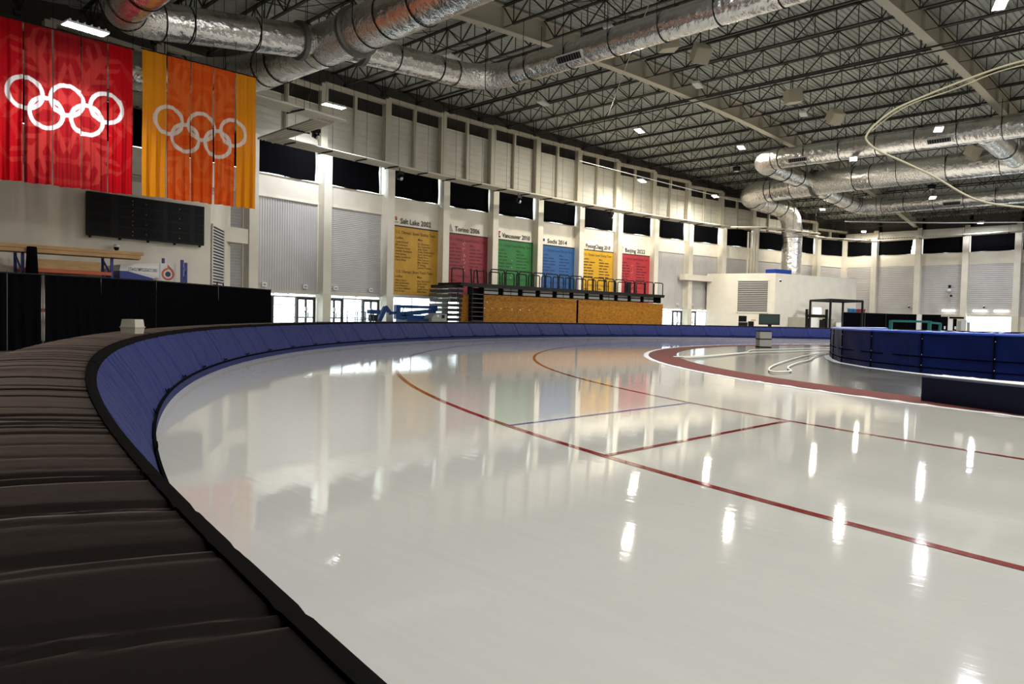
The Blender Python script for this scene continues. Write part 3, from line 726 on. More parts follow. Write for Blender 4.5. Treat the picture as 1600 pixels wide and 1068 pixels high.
bundle([(86.6, 31.0, 10.5), (86.6, 8, 10.9)], 'cream pipes running along the top of the far wall', n=3, hang=4)
t = thing('riser_pipes', 'four upright cream pipes on the plant room roof', 'pipes', (70.9, 36.4, 6), 0)
for j in range(4): MB().tube([(70.3 + .42 * j, 36.6 - .1 * j, 6.0), (70.3 + .42 * j, 36.6 - .1 * j, 10.4)], .1, 8).build('pipe', 'pipe', t, True)
o = MB().tube([at(905, 251, y=36.5), at(1040, 286, y=35.6), at(1168, 318, y=34.4)], .035, 5).build('conduit', 'alu'); tag(o, 'thin pale conduit slung across the end wall under the roof', 'conduit')
o = MB().tube([at(1320, 346, x=78), at(1400, 347, x=77.5), at(1480, 348, x=77), at(1610, 347, x=76)], .05, 5).build('conduit', 'alu'); tag(o, 'thin pale conduit spanning under the far right ducts', 'conduit')

# moving-head spotlights under the pipes
def spot(x, label, y=None, z=None):
    y = wy(x) - 2.5 if y is None else y; z = 10.25 if z is None else z
    t = thing('stage_light', label, 'spotlight', (x, y, z - .62), 0, 'black spotlights under the pipe bundle')
    MB().box((x, y, z - .12), (.42, .34, .2)).build('base', 'black_steel', t)
    m = MB(); m.box((x - .17, y, z - .34), (.05, .16, .3)); m.box((x + .17, y, z - .34), (.05, .16, .3)); m.box((x, y, z - .22), (.38, .14, .04)); m.build('yoke', 'black_steel', t)
    MB().tube([(x - .02, y + .12, z - .36), (x + .02, y - .1, z - .46), (x + .03, y - .16, z - .5)], .14, 12).build('head', 'black_steel', t, True)
    MB().tube([(x + .03, y - .162, z - .501), (x + .031, y - .18, z - .51)], .115, 12).build('lens', 'alu', t, True)
    m = MB(); m.tube([(x, y, z - .02), (x, y, z + .25)], .03, 5); m.build('clamp', 'black_steel', t)
spot(21.6, 'black spotlight nearest the bright wall lamp', 37.3, 11.5); spot(28.0, 'black spotlight above the gold poster'); spot(39.2, 'black spotlight above the green poster'); spot(50.1, 'black spotlight above the amber poster')

# ================================================================== two great banners of five strips with rings
RING = [(-1.2, .26), (0, .26), (1.2, .26), (-.6, -.27), (.6, -.27)]
def in_ring(x, z):
    return any(abs(hyp(x - a, z - b) - .485) < .068 for a, b in RING)
def crystal(x, z):
    """faint six-armed crystal of chevrons"""
    r = hyp(x, z); a = math.atan2(z, x) + PI / 6; sct = PI / 3; a = (a % sct) - sct / 2
    u, v = r * cos(a), abs(r * sin(a))
    if r > 2.55 or r < .15: return 0
    if v < .16 and u < 2.3: return 1
    for c in (.55, 1.05, 1.55, 2.0):
        q = u - v * .9
        if c < q < c + .2 and v < .62 - .1 * c + .12: return 1
    return .45 if (.3 < (u + v * .58) % .8 < .5) else 0
def banner(x0, x1, ztop, zbot, y, cols, pale, label, ring_c, group, zc_r):
    t = thing('hanging_banner', label, 'banner', ((x0 + x1) / 2, y, zbot), 0, group)
    n = 5; gap = .05; w_ = (x1 - x0 - gap * 4) / 5; xm = (x0 + x1) / 2; rg = random.Random(int(x0 * 10))
    for i in range(n):
        xa = x0 + i * (w_ + gap); ph = rg.random() * 6; m = MB(); NU, NV = 60, 300
        sw = (rg.random() - .5) * .05
        def f(u, v):
            fold = (.035 + .03 * (1 - v)) * sin(u * 15 + ph + 1.2 * sin(v * 2.2 + ph)) + .02 * sin(u * 31 + ph * 2)
            return (xa + u * w_ + sw * (1 - v) * (u - .5) + .01 * sin(v * 7 + ph), y + fold * (.35 + .65 * (1 - v)), zbot + (ztop - zbot) * v + .012 * sin(u * 5 + ph) * (v < .02))
        m.grid(f, NU, NV); o = m.build('banner_strip', 'banner_cloth', t, True)
        me = o.data; ca = me.color_attributes.new('Col', 'FLOAT_COLOR', 'POINT'); c = cols[i]; buf = []
        for j in range(NV + 1):
            for k in range(NU + 1):
                X = xa + w_ * k / NU - xm; Z = zbot + (ztop - zbot) * j / NV - zc_r
                if in_ring(X, Z): q = ring_c
                else:
                    s_ = crystal(X, Z) * .34; q = [c[e] * (1 - s_) + pale[e] * s_ for e in range(3)]
                buf += [q[0], q[1], q[2], 1.0]
        ca.data.foreach_set('color', buf)
    m = MB(); m.tube([(x0 - .05, y, ztop + .02), (x1 + .05, y, ztop + .02)], .025, 6); m.build('top_bar', 'black_steel', t)
    m = MB()
    for i in range(6):
        x = x0 + (x1 - x0) * i / 5; m.tube([(x, y, ztop), (x, y, zc(x) + .9)], .008, 4)
    m.build('suspension_wire', 'black_steel', t)
RD_, RM_ = (.46, .004, .009), (.30, .008, .011)
banner(5.05, 9.13, 10.40, 5.33, 28.2, [RD_, RM_, RM_, RM_, RD_], (.62, .075, .055), 'tall red banner of five strips with five white interlocked rings', (.86, .82, .80), 'ring banners', 7.93)
AM_, OR_ = (.72, .26, .010), (.68, .085, .010)
banner(9.45, 13.68, 10.50, 5.37, 28.2, [AM_, OR_, OR_, OR_, AM_], (.78, .22, .05), 'tall amber and orange banner of five strips with five pale interlocked rings', (.74, .62, .55), 'ring banners', 7.93)
# ================================================================== six team posters on the end wall
NAMES_L = ['Annie Driscoll', 'Elli Ochowicz', 'Catherine Raney', 'Jennifer Rodriguez', 'Amy Sannes', 'Becky Sundstrom', 'Chris Witty']
NAMES_M = ['KC Boutiette', 'Kip Carpenter', 'Joey Cheek', 'Casey FitzRandolph', 'Jason Hedstrand', 'Derek Parra', 'Nick Pearson', 'Marc Pelchat', 'JP Shilling', 'Jondon Trevena']
ST_L = ['Allison Baver', 'Julie Goskowicz', 'Amy Peterson', 'Caroline Hallisey', 'Erin Porter']
ST_M = ['Dan Weinstein', 'Rusty Smith', 'JP Kepka', 'Apolo Anton Ohno', 'Shani Davis']
PLAB = {2: 'gold poster headed Salt Lake 2002 above the blue lift', 3: 'dark red poster headed Torino 2006', 4: 'green poster headed Vancouver 2010', 5: 'blue poster headed Sochi 2014', 6: 'amber poster headed PyeongChang 2018', 7: 'bright red poster headed Beijing 2022'}
for k, (pm, im, head) in POST.items():
    b = Bay(k); ua, ub = .29, b.L - .30; W = ub - ua; rg = random.Random(k)
    t = thing('team_poster', PLAB[k], 'poster', b.p(b.L / 2, .03, 2.64), 0, 'team posters on the end wall')
    b.box(MB(), ua, ub, .0, .03, 2.64, 7.20).build('poster_sheet', pm, t)
    b.box(MB(), ua, ub, .0, .045, 7.17, 7.25).build('top_rail', 'ink', t)
    def put(txt, u, z, h, w=None, m_='ink', nm='lettering', fat=.012):
        vs_, fs_ = text_verts(txt, w, h, fat); MB().add([b.p(u + x, .036, z + y_) for x, y_ in vs_], fs_).build(nm, m_, t)
    hu, hw = {2: (1.0, 2.75), 3: (1.05, 2.5), 4: (.95, 3.1), 5: (1.1, 2.35), 6: (.85, 3.15), 7: (1.0, 2.75)}[k]
    put(head, ua + hu, 7.40, .36, hw, 'ink', 'heading', .014)
    inkm = im
    tu = ua + .58
    put('U.S. Olympic Speed Skating Team', tu, 6.72, .21, W - .82, inkm)
    put('Ladies', tu, 6.36, .18, .66, inkm); put('Men', ua + W * .58, 6.36, .18, .42, inkm)
    def rows(names, u, z, dz):
        if k == 2:
            for i, s_ in enumerate(names): put(s_, u, z - i * dz, .14, None, inkm)
        else:                      # rows of names too small to read: dashes the length of the words
            m = MB()
            for i in range(len(names)):
                q = u
                for wd in range(2):
                    l_ = .32 + .45 * rg.random(); b.box(m, q, q + l_, .03, .036, z - i * dz + .02, z - i * dz + .11); q += l_ + .1
            m.build('name_rows', inkm, t)
    rows(NAMES_L if k < 4 else NAMES_L[:6], tu, 6.10, .20 if k == 2 else .25); rows(NAMES_M if k == 2 else NAMES_M[:7], ua + W * .58, 6.10, .182 if k == 2 else .25)
    z2 = 4.12
    put('U.S. Olympic Short Track Team', tu + .1, z2 - .02, .19, W - 1.1, inkm); put('Ladies', tu, z2 - .33, .18, .66, inkm); put('Men', ua + W * .58, z2 - .33, .18, .42, inkm)
    rows(ST_L, tu, z2 - .58, .18); rows(ST_M, ua + W * .58, z2 - .58, .18)
    # pale figure behind the names
    m = MB(); cx = ua + W * .44
    if k in (3, 7):
        for i in range(26):
            u, z = cx + .06 * (rg.random() - .5) + .35 * (rg.random() - .5), 3.4 + 3.2 * rg.random(); b.box(m, u, u + .05, .03, .033, z, z + .05)
        m.build('sparkle_marks', 'mark_pale', t)
    if k in (3, 4):
        m = MB()
        for i in range(6):
            u, z = cx + .1 * (i % 2), 4.3 + .27 * i; b.box(m, u, u + .06, .03, .034, z, z + .06)
        m.build('gold_dots', 'mark_gold', t)
    # small emblem left of the heading
    m = MB(); eu, ez = ua + .62, 7.62
    def poly(pts, mm, nm='emblem'): MB().add([b.p(eu + x, .036, ez + z) for x, z in pts], [tuple(range(len(pts)))]).build(nm, mm, t)
    if k == 2: poly([(-.12, .1), (0, 0), (.12, .1), (0, .24)], 'logo_orange'); poly([(-.1, -.04), (.1, -.04), (0, .06)], 'logo_navy'); poly([(-.22, -.2), (.22, -.2), (.22, -.13), (-.22, -.13)], 'grey_vinyl')
    if k == 3: poly([(-.25, -.3), (.25, -.3), (.02, .28)], 'grey_vinyl'); poly([(-.12, -.3), (.12, -.3), (.02, 0)], 'white_paint')
    if k == 4: poly([(-.17, .14), (.17, .14), (.17, .22), (-.17, .22)], 'crimson_p'); poly([(-.05, -.1), (.05, -.1), (.05, .14), (-.05, .14)], 'crimson_p'); poly([(-.15, -.26), (.15, -.26), (.12, -.14), (-.12, -.14)], 'rubber_red')
    if k == 5: poly([(-.13, -.1), (.15, -.12), (.17, .08), (-.1, .1)], 'line_blue')
    if k == 6:
        for i in range(5):
            a = i * PI / 2.5; poly([(.08 * cos(a), .08 * sin(a)), (.26 * cos(a + .12), .26 * sin(a + .12)), (.26 * cos(a - .12), .26 * sin(a - .12))], 'grey_vinyl')
    if k == 7: poly([(-.04, -.28), (.02, -.28), (.03, .12), (.1, .12), (0, .3), (-.1, .12), (-.03, .12)], 'ink')

# ================================================================== outer crash pads
PADL = 2.4
def pad_variant(seed, fine):
    """pad in local frame: x radial outwards from the track, y along the track; returns part meshes"""
    rg = random.Random(seed); R0 = R_PADT; NU = 150 if fine else 70
    folds = [(rg.random(), .25 + .7 * rg.random() ** 2, rg.random() ** 1.5) for _ in range(26)]
    ha = PADL / 2 / 38.0
    def place(r, a, z): return (r * cos(a) - R0, r * sin(a), z)
    def end(u): return max(0.0, 1 - min(u, 1 - u) / .008) if True else 0
    def wr(u, shear=0.0):
        q = 0
        for c, w_, s_ in folds:
            d = (u - c - shear * .03 * (w_ - .8)) / (.012 * w_); q -= s_ * .011 * math.exp(-d * d)
        return q
    def face(u, v):
        a = (u - .5) * 2 * ha * .998; r = R_PADB + .03 + (R_PADT - R_PADB - .03) * v; z = .14 + (PAD_H - .14 - .02) * v
        bulge = .035 * sin(PI * min(1, v * 1.1)) + wr(u, 2.5 - v * 5) * 2.2 - .05 * end(u)
        return place(r - bulge, a, z)
    def top(u, v):
        a = (u - .5) * 2 * ha * .998; r = R_PADT + .05 + (R_PADO - R_PADT - .05) * v
        return place(r, a, PAD_H + .012 + .02 * sin(PI * v) + 1.5 * wr(u, v * 2.2) - .045 * end(u))
    def rim(u, v):
        a = (u - .5) * 2 * ha * .998; q = v * PI * .6 - .3
        return place(R_PADT + .055 - .075 * cos(q - .1) , a, PAD_H - .055 + .075 * sin(q) + wr(u) * .5)
    def back(u, v):
        a = (u - .5) * 2 * ha * .998; return place(R_PADO + .01 * (1 - v), a, .0 + (PAD_H + .01) * v)
    def skirt(u, v):
        a = (u - .5) * 2 * ha; return place(R_PADB + .008 * v + .0, a, -.01 + .125 * v)
    def strap(u, v):
        a = (u - .5) * 2 * ha; q = v * PI; return place(R_PADB + .02 - .03 * sin(q), a, .115 + .045 * v)
    def under(u, v):
        a = (u - .5) * 2 * ha; return place(R_PADB + (R_PADO - R_PADB) * v, a, .005)
    A = MB().grid(face, NU, 10 if fine else 6); T = MB().grid(top, NU, 8); Rm = MB().grid(rim, NU // 2, 5); B = MB().grid(back, 6, 2); S = MB().grid(skirt, 8, 2); St = MB().grid(strap, 10, 3)
    tb = MB(); a0 = ha * .86; p = place(R_PADB + .03, a0, .2)
    tb.obox(Vector(p) + Vector((-.035, -.10, -.02)), (.012, 0, 0), (0, .2, 0), (.006, 0, .03)); tb.obox(Vector(p) + Vector((-.03, .09, -.04)), (.012, 0, 0), (0, .014, 0), (.03, .0, .07))
    return A, T, Rm, B, S, St, tb
def pad_root(theta, variant, label, tl=None):
    if tl is None: loc = (OC.x + R_PADT * cos(theta), OC.y + R_PADT * sin(theta), 0); rz = theta
    else: loc = tl; rz = theta
    return loc, rz
VAR = {}
def make_pad(loc, rz, var, fine, label):
    key = (var, fine)
    if key not in VAR:
        t = thing('crash_pad', label, 'crash pad', (0, 0, 0), 0, 'blue crash pads around the track')
        A, T, Rm, B, S, St, tb = pad_variant(var * 17 + 5 + fine, fine)
        A.build('pad_face', 'pad_blue', t, True); T.build('pad_top', 'pad_top', t, True); Rm.build('pad_rim', 'pad_rim', t, True); B.build('pad_back', 'pad_rim', t); S.build('pad_skirt', 'pad_skirt', t); St.build('pad_strap', 'strap', t, True); tb.build('pad_tab', 'strap', t)
        VAR[key] = t
    else: t = copy_tree(VAR[key]); t['label'] = label
    t.location = loc; t.rotation_euler = (0, 0, rz); return t
stp = PADL / 38.0; i = 0; th_ = PI - .02
ONES = 'first second third fourth fifth sixth seventh eighth ninth tenth eleventh twelfth thirteenth fourteenth fifteenth sixteenth seventeenth eighteenth nineteenth twentieth'.split()
def ordw(n):
    return ONES[n - 1] if n <= 20 else ('twenty-' if n < 30 else 'thirty-' if n < 40 else 'forty-') + ONES[n % 10 - 1] if n % 10 else {30: 'thirtieth', 40: 'fortieth'}[n]
def desc(n):
    if n <= 7: return '%s blue crash pad from the camera, before the beige box' % ordw(n)
    return '%s blue crash pad beyond the beige box, going round the curve' % ordw(n - 7)
while th_ > .15:
    loc = (OC.x + R_PADT * cos(th_), OC.y + R_PADT * sin(th_), 0)
    make_pad(loc, th_, i % 6 if i < 6 else i % 4, i < 6, desc(i + 1)); th_ -= stp; i += 1
npad = i
for j in range(6):
    make_pad((OC.x - R_PADT, OC.y + .1 - PADL * (j + .5) + .75 - .75, 0), PI, j % 4, False, '%s blue crash pad on the straight behind the camera' % ONES[j])

# beige utility box standing on the pads
t = thing('utility_box', 'small beige plastic box standing on the outer pads in front of the black drapes', 'box', (4.30, 13.24, PAD_H + .015), -.9)
c = Vector((4.30, 13.24, PAD_H + .015))
def tp(m, z0, z1, a0, a1, b0, b1, rz=-.9, c=c):
    q = lambda x, y, z: (c.x + x * cos(rz) - y * sin(rz), c.y + x * sin(rz) + y * cos(rz), c.z + z)
    m.add([q(-a0, -b0, z0), q(a0, -b0, z0), q(a0, b0, z0), q(-a0, b0, z0), q(-a1, -b1, z1), q(a1, -b1, z1), q(a1, b1, z1), q(-a1, b1, z1)], [(0, 3, 2, 1), (4, 5, 6, 7), (0, 1, 5, 4), (1, 2, 6, 5), (2, 3, 7, 6), (3, 0, 4, 7)]); return m
tp(MB(), 0, .11, .12, .13, .12, .13).build('box_base', 'putty', t); tp(MB(), .11, .12, .142, .142, .142, .142).build('box_lip', 'putty', t); tp(MB(), .12, .245, .13, .115, .13, .115).build('box_lid', 'putty', t)

# ================================================================== infield rink pads
RPL = ['navy rink pad on the hidden far side, farthest from the corner', 'navy rink pad on the hidden far side, second from the corner', 'navy rink pad turning behind the left corner of the infield rink', 'narrow dark navy rink pad at the left corner of the infield rink', 'navy rink pad right of the narrow corner panel', 'navy rink pad ending above the left end of the low pad', 'wide navy rink pad standing behind the low pad', 'navy rink pad at the right edge of the picture', 'navy rink pad just beyond the right edge of the picture', 'navy rink pad on the straight side, second beyond the picture edge', 'navy rink pad on the straight side, farthest beyond the picture edge']
IPP = [(38.0, 12.9), (34.0, 12.9), (31.2, 12.4), (28.75, 11.31), (26.65, 10.19), (24.66, 8.52), (23.21, 6.66), (22.40, 4.72), (22.0, 2.4), (21.9, 0), (21.9, -2.4), (21.9, -4.8)]
for i in range(len(IPP) - 1):
    a, b_ = Vector(IPP[i]), Vector(IPP[i + 1]); d = b_ - a; L = d.length; d /= L; nn = Vector((d.y, -d.x)); nn = -nn if nn.dot(Vector((30, 0)) - a) > 0 and False else nn
    inn = Vector((34, 2)) - (a + b_) / 2
    if nn.dot(inn) > 0: nn = -nn                      # nn points outwards
    lab = RPL[i]
    t = thing('rink_pad', lab, 'pad', ((a.x + b_.x) / 2, (a.y + b_.y) / 2, 0), 0, 'infield rink pads'); Hh = 1.17; rg = random.Random(i)
    P = lambda u, o_, z: (a.x + d.x * u * L + nn.x * o_, a.y + d.y * u * L + nn.y * o_, z)
    ph = rg.random() * 6
    f = lambda u, v: P(.004 + .992 * u, .0 + .03 * sin(PI * u) * sin(PI * v) + .02 * sin(u * 7 + v * 5 + ph) * sin(PI * u) - .03 * (min(u, 1 - u) < .01), .02 + (Hh - .02) * v)
    MB().grid(f, 30, 14).build('pad_face', 'rink_blue', t, True)
    m = MB(); prof = [(.01, Hh - .03), (.035, Hh), (.02, Hh + .035), (-.06, Hh + .05), (-.4, Hh + .05), (-.5, Hh + .02), (-.5, .0)]; k = len(prof)
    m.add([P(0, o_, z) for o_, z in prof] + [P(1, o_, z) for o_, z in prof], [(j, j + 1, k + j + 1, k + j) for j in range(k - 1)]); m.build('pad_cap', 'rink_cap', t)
    for z_, hh in ((.47, .035), (.17, .035)):
        m = MB()
        for q in range(6):
            u0, u1 = q / 6, (q + 1) / 6; sg = -.012 * sin(PI * ((u0 + u1) / 2)); o0 = .036
            m.add([P(u0, o0, z_), P(u1, o0, z_), P(u1, o0, z_ + hh), P(u0, o0, z_ + hh)], [(0, 1, 2, 3), (3, 2, 1, 0)])
        m.build('strap', 'strap', t)
    m = MB(); o_ = Vector(P(0, .0, 0)); m.obox(o_ - Vector((d.x, d.y, 0)) * .012, Vector((d.x, d.y, 0)) * .024, Vector((nn.x, nn.y, 0)) * .028, Vector((0, 0, Hh))); m.build('seam', 'strap', t)
    m = MB()
    for z_ in (1.0, .55, .25): q = Vector(P(.015, .03, z_)); m.box(q, (.018, .018, .018))
    m.build('rivet', 'alu', t)
    if i >= 6:
        m = MB(); rr = random.Random(i); pts_ = []
        for q in range(9): m.grid(lambda u, v: P((q + u) / 9, -.06 - .30 * v - .04 * rr.random(), Hh + .055 + .02 * rr.random()), 2, 2) if rr.random() > .45 else None
        if m.v: m.build('snow_patch', 'snow', t, True)
    # white frost at the foot
    m = MB(); m.add([P(-.02, .02, .012), P(1.02, .02, .012), P(1.02, .26, .010), P(-.02, .26, .010), P(-.02, .12, .025), P(1.02, .12, .025)], [(0, 1, 5, 4), (4, 5, 2, 3)]); m.build('foot_frost', 'snow', t)
# low navy pad on the red border
a = Vector((14.90, 4.25)); d = (Vector((13.94, 2.49)) - a).normalized(); nn = Vector((-d.y, d.x))
if nn.x < 0: nn = -nn
t = thing('low_pad', 'long low navy pad block with snow on top, on the red border at the right', 'pad', (a.x + d.x * 2.5, a.y + d.y * 2.5, .012), 0)
P = lambda u, o_, z: (a.x + d.x * u + nn.x * o_, a.y + d.y * u + nn.y * o_, z)
m = MB(); Lb, Wb, Hb = 5.4, .52, .475; r_ = .03
m.prism([(0, .012), (Wb, .012), (Wb, Hb - r_), (Wb - r_, Hb), (r_, Hb), (0, Hb - r_)], 0, Lb, lambda p, u: P(u, p[0], p[1])); m.build('pad_body', 'navy_vinyl', t)
rr = random.Random(5)
m = MB(); n = 60; m.grid(lambda u, v: P(.1 + (Lb - .2) * u, .10 + (.36 + .05 * rr.random()) * v, Hb + .004 + .022 * rr.random() * (0 < v < 1)), n, 4); m.build('snow_layer', 'snow', t, True)
# grey two-tier padded box beyond the infield
t = thing('padded_post', 'grey two-tier padded box standing alone on the far red border', 'post pad', (37.3, 18.35, 0), .75)
m = MB(); m.box((37.3, 18.35, .435), (.62, .62, .83), .80); m.build('post_body', 'grey_vinyl', t)
m = MB(); m.box((37.3, 18.35, .45), (.64, .64, .05), .80); m.box((37.3, 18.35, .86), (.65, .65, .035), .80); m.box((37.3, 18.35, .035), (.64, .64, .05), .80); m.build('post_band', 'strap', t)
# hoses on the wet infield
def hose(px, label, r=.024):
    P = [at(x, y, z=.045) for x, y in px]; Q = []
    for i in range(len(P) - 1):
        p0, p1, p2, p3 = P[max(i - 1, 0)], P[i], P[i + 1], P[min(i + 2, len(P) - 1)]
        for j in range(6):
            s_ = j / 6; Q.append(.5 * ((2 * p1) + (p2 - p0) * s_ + (2 * p0 - 5 * p1 + 4 * p2 - p3) * s_ ** 2 + (3 * p1 - p0 - 3 * p2 + p3) * s_ ** 3))
    Q.append(P[-1]); o = MB().tube(Q, r, 6).build('hose', 'hose', None, True); tag(o, label, 'hose', 'white hoses on the infield')
hose([(1052, 557), (1095, 556), (1140, 552.5), (1166, 550), (1176, 546.5), (1215, 545.5), (1302, 543)], 'white hose trailing from the red border past the grey padded box')
hose([(1068, 558.5), (1110, 556.5), (1170, 551), (1230, 549), (1302, 546)], 'white hose lying just in front of the other trailing hose')
hose([(1302, 550.5), (1270, 553.5), (1248, 558), (1215, 568), (1202, 575), (1205, 580), (1220, 580.5), (1236, 579), (1231, 573.5), (1245, 567), (1265, 562), (1275, 556), (1290, 553)], 'white hose laid in a loop on the wet infield floor')
# teal frame inside the rink
t = thing('teal_frame', 'low teal metal frame standing behind the navy rink pads', 'frame', (43.0, 13.0, 0), 0)
pa, pb = Vector((42.82, 13.85, 0)), Vector((43.32, 12.10, 0)); pc = Vector((43.9, 11.75, 0))
for p in (pa, pb): MB().bar(p, p + Vector((0, 0, 1.6)), .15).build('post', 'teal', t)
MB().bar(pa + Vector((0, 0, 1.56)), pb + Vector((0, 0, 1.56)), .11).build('top_rail', 'teal', t); MB().bar(pb + Vector((0, 0, 1.52)), pc + Vector((0, 0, 1.48)), .10).build('top_rail', 'teal', t)
MB().bar(pc, pc + Vector((0, 0, 1.5)), .12).build('post', 'teal', t)

# ================================================================== black drapes and what stands behind them, left
DR = [(-2.5, 26.7), (2.2, 26.9), (5.2, 27.15), (6.2, 27.35), (8.0, 27.75), (10.05, 28.5), (13.5, 31.1), (17.2, 33.7)]
for i in range(len(DR) - 1):
    a, b_ = Vector(DR[i]), Vector(DR[i + 1]); d = b_ - a; L = d.length; d /= L; nn = Vector((d.y, -d.x)); rg = random.Random(40 + i); ph = rg.random() * 6
    zt = 2.36; g0, g1 = (.05 if i == 3 else .0), (.05 if i == 2 else .0)
    t = thing('black_drape', ['black drape panel left of the picture edge', 'black drape panel at the left picture edge', 'narrow black drape panel left of the gap with light', 'black drape panel between the light gap and the next pole', 'black drape panel behind the beige box', 'long black drape panel under the scoreboard', 'black drape panel ending beside the glass doors'][i], 'drape', ((a.x + b_.x) / 2, (a.y + b_.y) / 2, 0), 0, 'black drapes at the left')
    f = lambda u, v: (a.x + d.x * (g0 + u * (L - g0 - g1)) + nn.x * (.05 * sin(u * L * 17 + ph + sin(v * 3)) * (1.1 - .6 * v)), a.y + d.y * (g0 + u * (L - g0 - g1)) + nn.y * (.05 * sin(u * L * 17 + ph + sin(v * 3)) * (1.1 - .6 * v)), -.04 + (zt + .03) * v)
    MB().grid(f, int(L * 22), 6).build('drape_cloth', 'drape_cloth', t, True)
    MB().bar((a.x, a.y, zt), (b_.x, b_.y, zt), .04).build('drape_bar', 'black_steel', t)
    m = MB(); m.tube([(b_.x, b_.y, -.045), (b_.x, b_.y, zt + .05)], .013, 6); m.build('pole', 'grey_sheet', t); m = MB(); m.box((b_.x, b_.y, -.04), (.4, .4, .012)); m.build('pole_base', 'black_steel', t)
# scoreboard
SA, SB_ = Vector((8.88, 32.75)), Vector((13.72, 33.38)); d = SB_ - SA; SL = d.length; d /= SL; nn = Vector((d.y, -d.x))
t = thing('scoreboard', 'wide black scoreboard on the wall below the ring banners', 'scoreboard', ((SA.x + SB_.x) / 2, (SA.y + SB_.y) / 2, 4.2), 0)
P = lambda u, o_, z: (SA.x + d.x * u + nn.x * o_, SA.y + d.y * u + nn.y * o_, z)
def sb(m, u0, u1, o0, o1, z0, z1): o_ = Vector(P(u0, o0, z0)); return m.obox(o_, Vector(P(u1, o0, z0)) - o_, Vector(P(u0, o1, z0)) - o_, Vector((0, 0, z1 - z0)))
sb(MB(), 0, SL, .02, .2, 4.18, 5.90).build('cabinet', 'black_steel', t)
for r_ in range(4):
    for (u0, u1) in ((.08, .86), (1.16, 1.72), (1.76, 2.28), (2.32, 3.0), (3.24, 3.72), (3.76, 4.2), (4.45, SL - .06)):
        zb = 4.22 + r_ * .418; sb(MB(), u0, u1, .2, .205, zb + .03, zb + .39).build('display_panel', 'screen', t)
    for u, dz in ((1.74, .10), (1.74, .26), (2.30, .18), (3.74, .18)):
        MB().box(P(u, .21, 4.22 + r_ * .418 + dz), (.028, .028, .028)).build('indicator', 'dot', t)
m = MB()
for i in range(5): sb(m, .1 + i * 1.15, .18 + i * 1.15, .02, .1, 4.10, 4.2)
m.build('mount', 'black_steel', t)
def cctv(p, label, dirv=(0, -1, 0)):
    p = Vector(p); t = thing('security_camera', label, 'camera', p, 0); dv = Vector(dirv).normalized()
    MB().tube([p, p + dv * .1], .07, 10).build('mount', 'white_plastic', t); MB().lathe(p + dv * .17 + Vector((0, 0, -.12)), [(.02, -.09), (.08, -.05), (.1, .02), (.1, .08)], 12).build('dome', 'black_steel', t, True); MB().lathe(p + dv * .17 + Vector((0, 0, -.06)), [(.12, 0), (.12, .08), (.05, .12)], 12).build('cap', 'white_plastic', t, True)
cctv((10.0, 32.88, 3.85), 'small domed security camera under the scoreboard')
# storage rack with lumber
RY = 30.75
t = thing('storage_rack', 'blue and orange storage rack holding lumber behind the black drapes', 'rack', (7.8, RY + .5, 0), 0)
for x in (6.35, 9.24):
    for y in (RY, RY + 1.1): MB().box((x, y, 1.68), (.09, .08, 3.46)).build('upright', 'pallet_blue', t)
    m = MB(); m.bar((x, RY, 3.3), (x, RY + 1.1, 3.3), .05); m.bar((x, RY, 2.5), (x, RY + 1.1, 3.2), .05); m.bar((x, RY, 1.5), (x, RY + 1.1, 2.3), .05); m.build('frame_brace', 'pallet_blue', t)
for z in (2.62, 1.2):
    for y in (RY - .02, RY + 1.1): MB().box((7.8, y, z), (2.85, .06, .12)).build('beam', 'rack_orange', t)
t2 = thing('storage_rack', 'plain blue rack frame right of the white machine behind the drapes', 'rack', (11.95, RY + .5, 0), 0)
for x, y, zt in ((11.85, RY, 3.35), (12.35, RY + .9, 3.3)): MB().box((x, y, zt / 2 - .02), (.1, .09, zt)).build('upright', 'pallet_blue', t2)
m = MB(); m.bar((12.35, RY + .9, 3.0), (11.85, RY, 3.0), .05); m.bar((12.35, RY + .9, 2.9), (11.85, RY, 2.2), .05); m.bar((12.35, RY + .9, 2.3), (11.85, RY, 2.3), .05); m.build('frame_brace', 'pallet_blue', t2)
LAB = ['upper front', 'lower front', 'upper back', 'lower back', 'uppermost', 'short top']
for i, (x0, x1, y, z) in enumerate([(2.4, 10.30, RY - .25, 3.44), (2.2, 10.2, RY - .25, 3.30), (2.4, 9.9, RY + .05, 3.42), (2.0, 10.25, RY + .05, 3.28), (6.1, 10.0, RY + .3, 3.40)]):
    m = MB(); m.obox((x0, y, z - .065), (x1 - x0, 0, 0), (0, .24, 0), (0, 0, .13)); o = m.build('timber_beam', 'lumber'); tag(o, 'long pale timber beam on top of the rack, the %s one' % LAB[i], 'timber', 'timber beams on the rack')
m = MB(); m.box((3.6, RY + .4, 1.6), (.12, .9, 3.3)); o = m.build('timber_stand', 'black_steel'); tag(o, 'dark support under the left end of the timber beams', 'stand')
for i in range(4):
    m = MB(); m.obox((6.75 + .1 * i, RY + .25 * i, 2.69 + .1 * (i > 1)), (2.1 - .1 * i, 0, 0), (0, .22, 0), (0, 0, .34 - .06 * i)); o = m.build('timber_board', 'lumber'); tag(o, '%s short timber board from the front on the orange rack beam' % ONES[i], 'timber', 'short boards on the rack')
m = MB(); n = 12
m.grid(lambda u, v: (6.55 + .20 * (1 - .3 * v) * cos(u * 6.28) + .02 * sin(u * 25), RY - .42 + .13 * sin(u * 6.28), 2.3 + 1.12 * v), 24, 5); o = m.build('dark_coat', 'black_cloth', None, True); tag(o, 'dark coat hanging on the corner of the storage rack', 'coat')
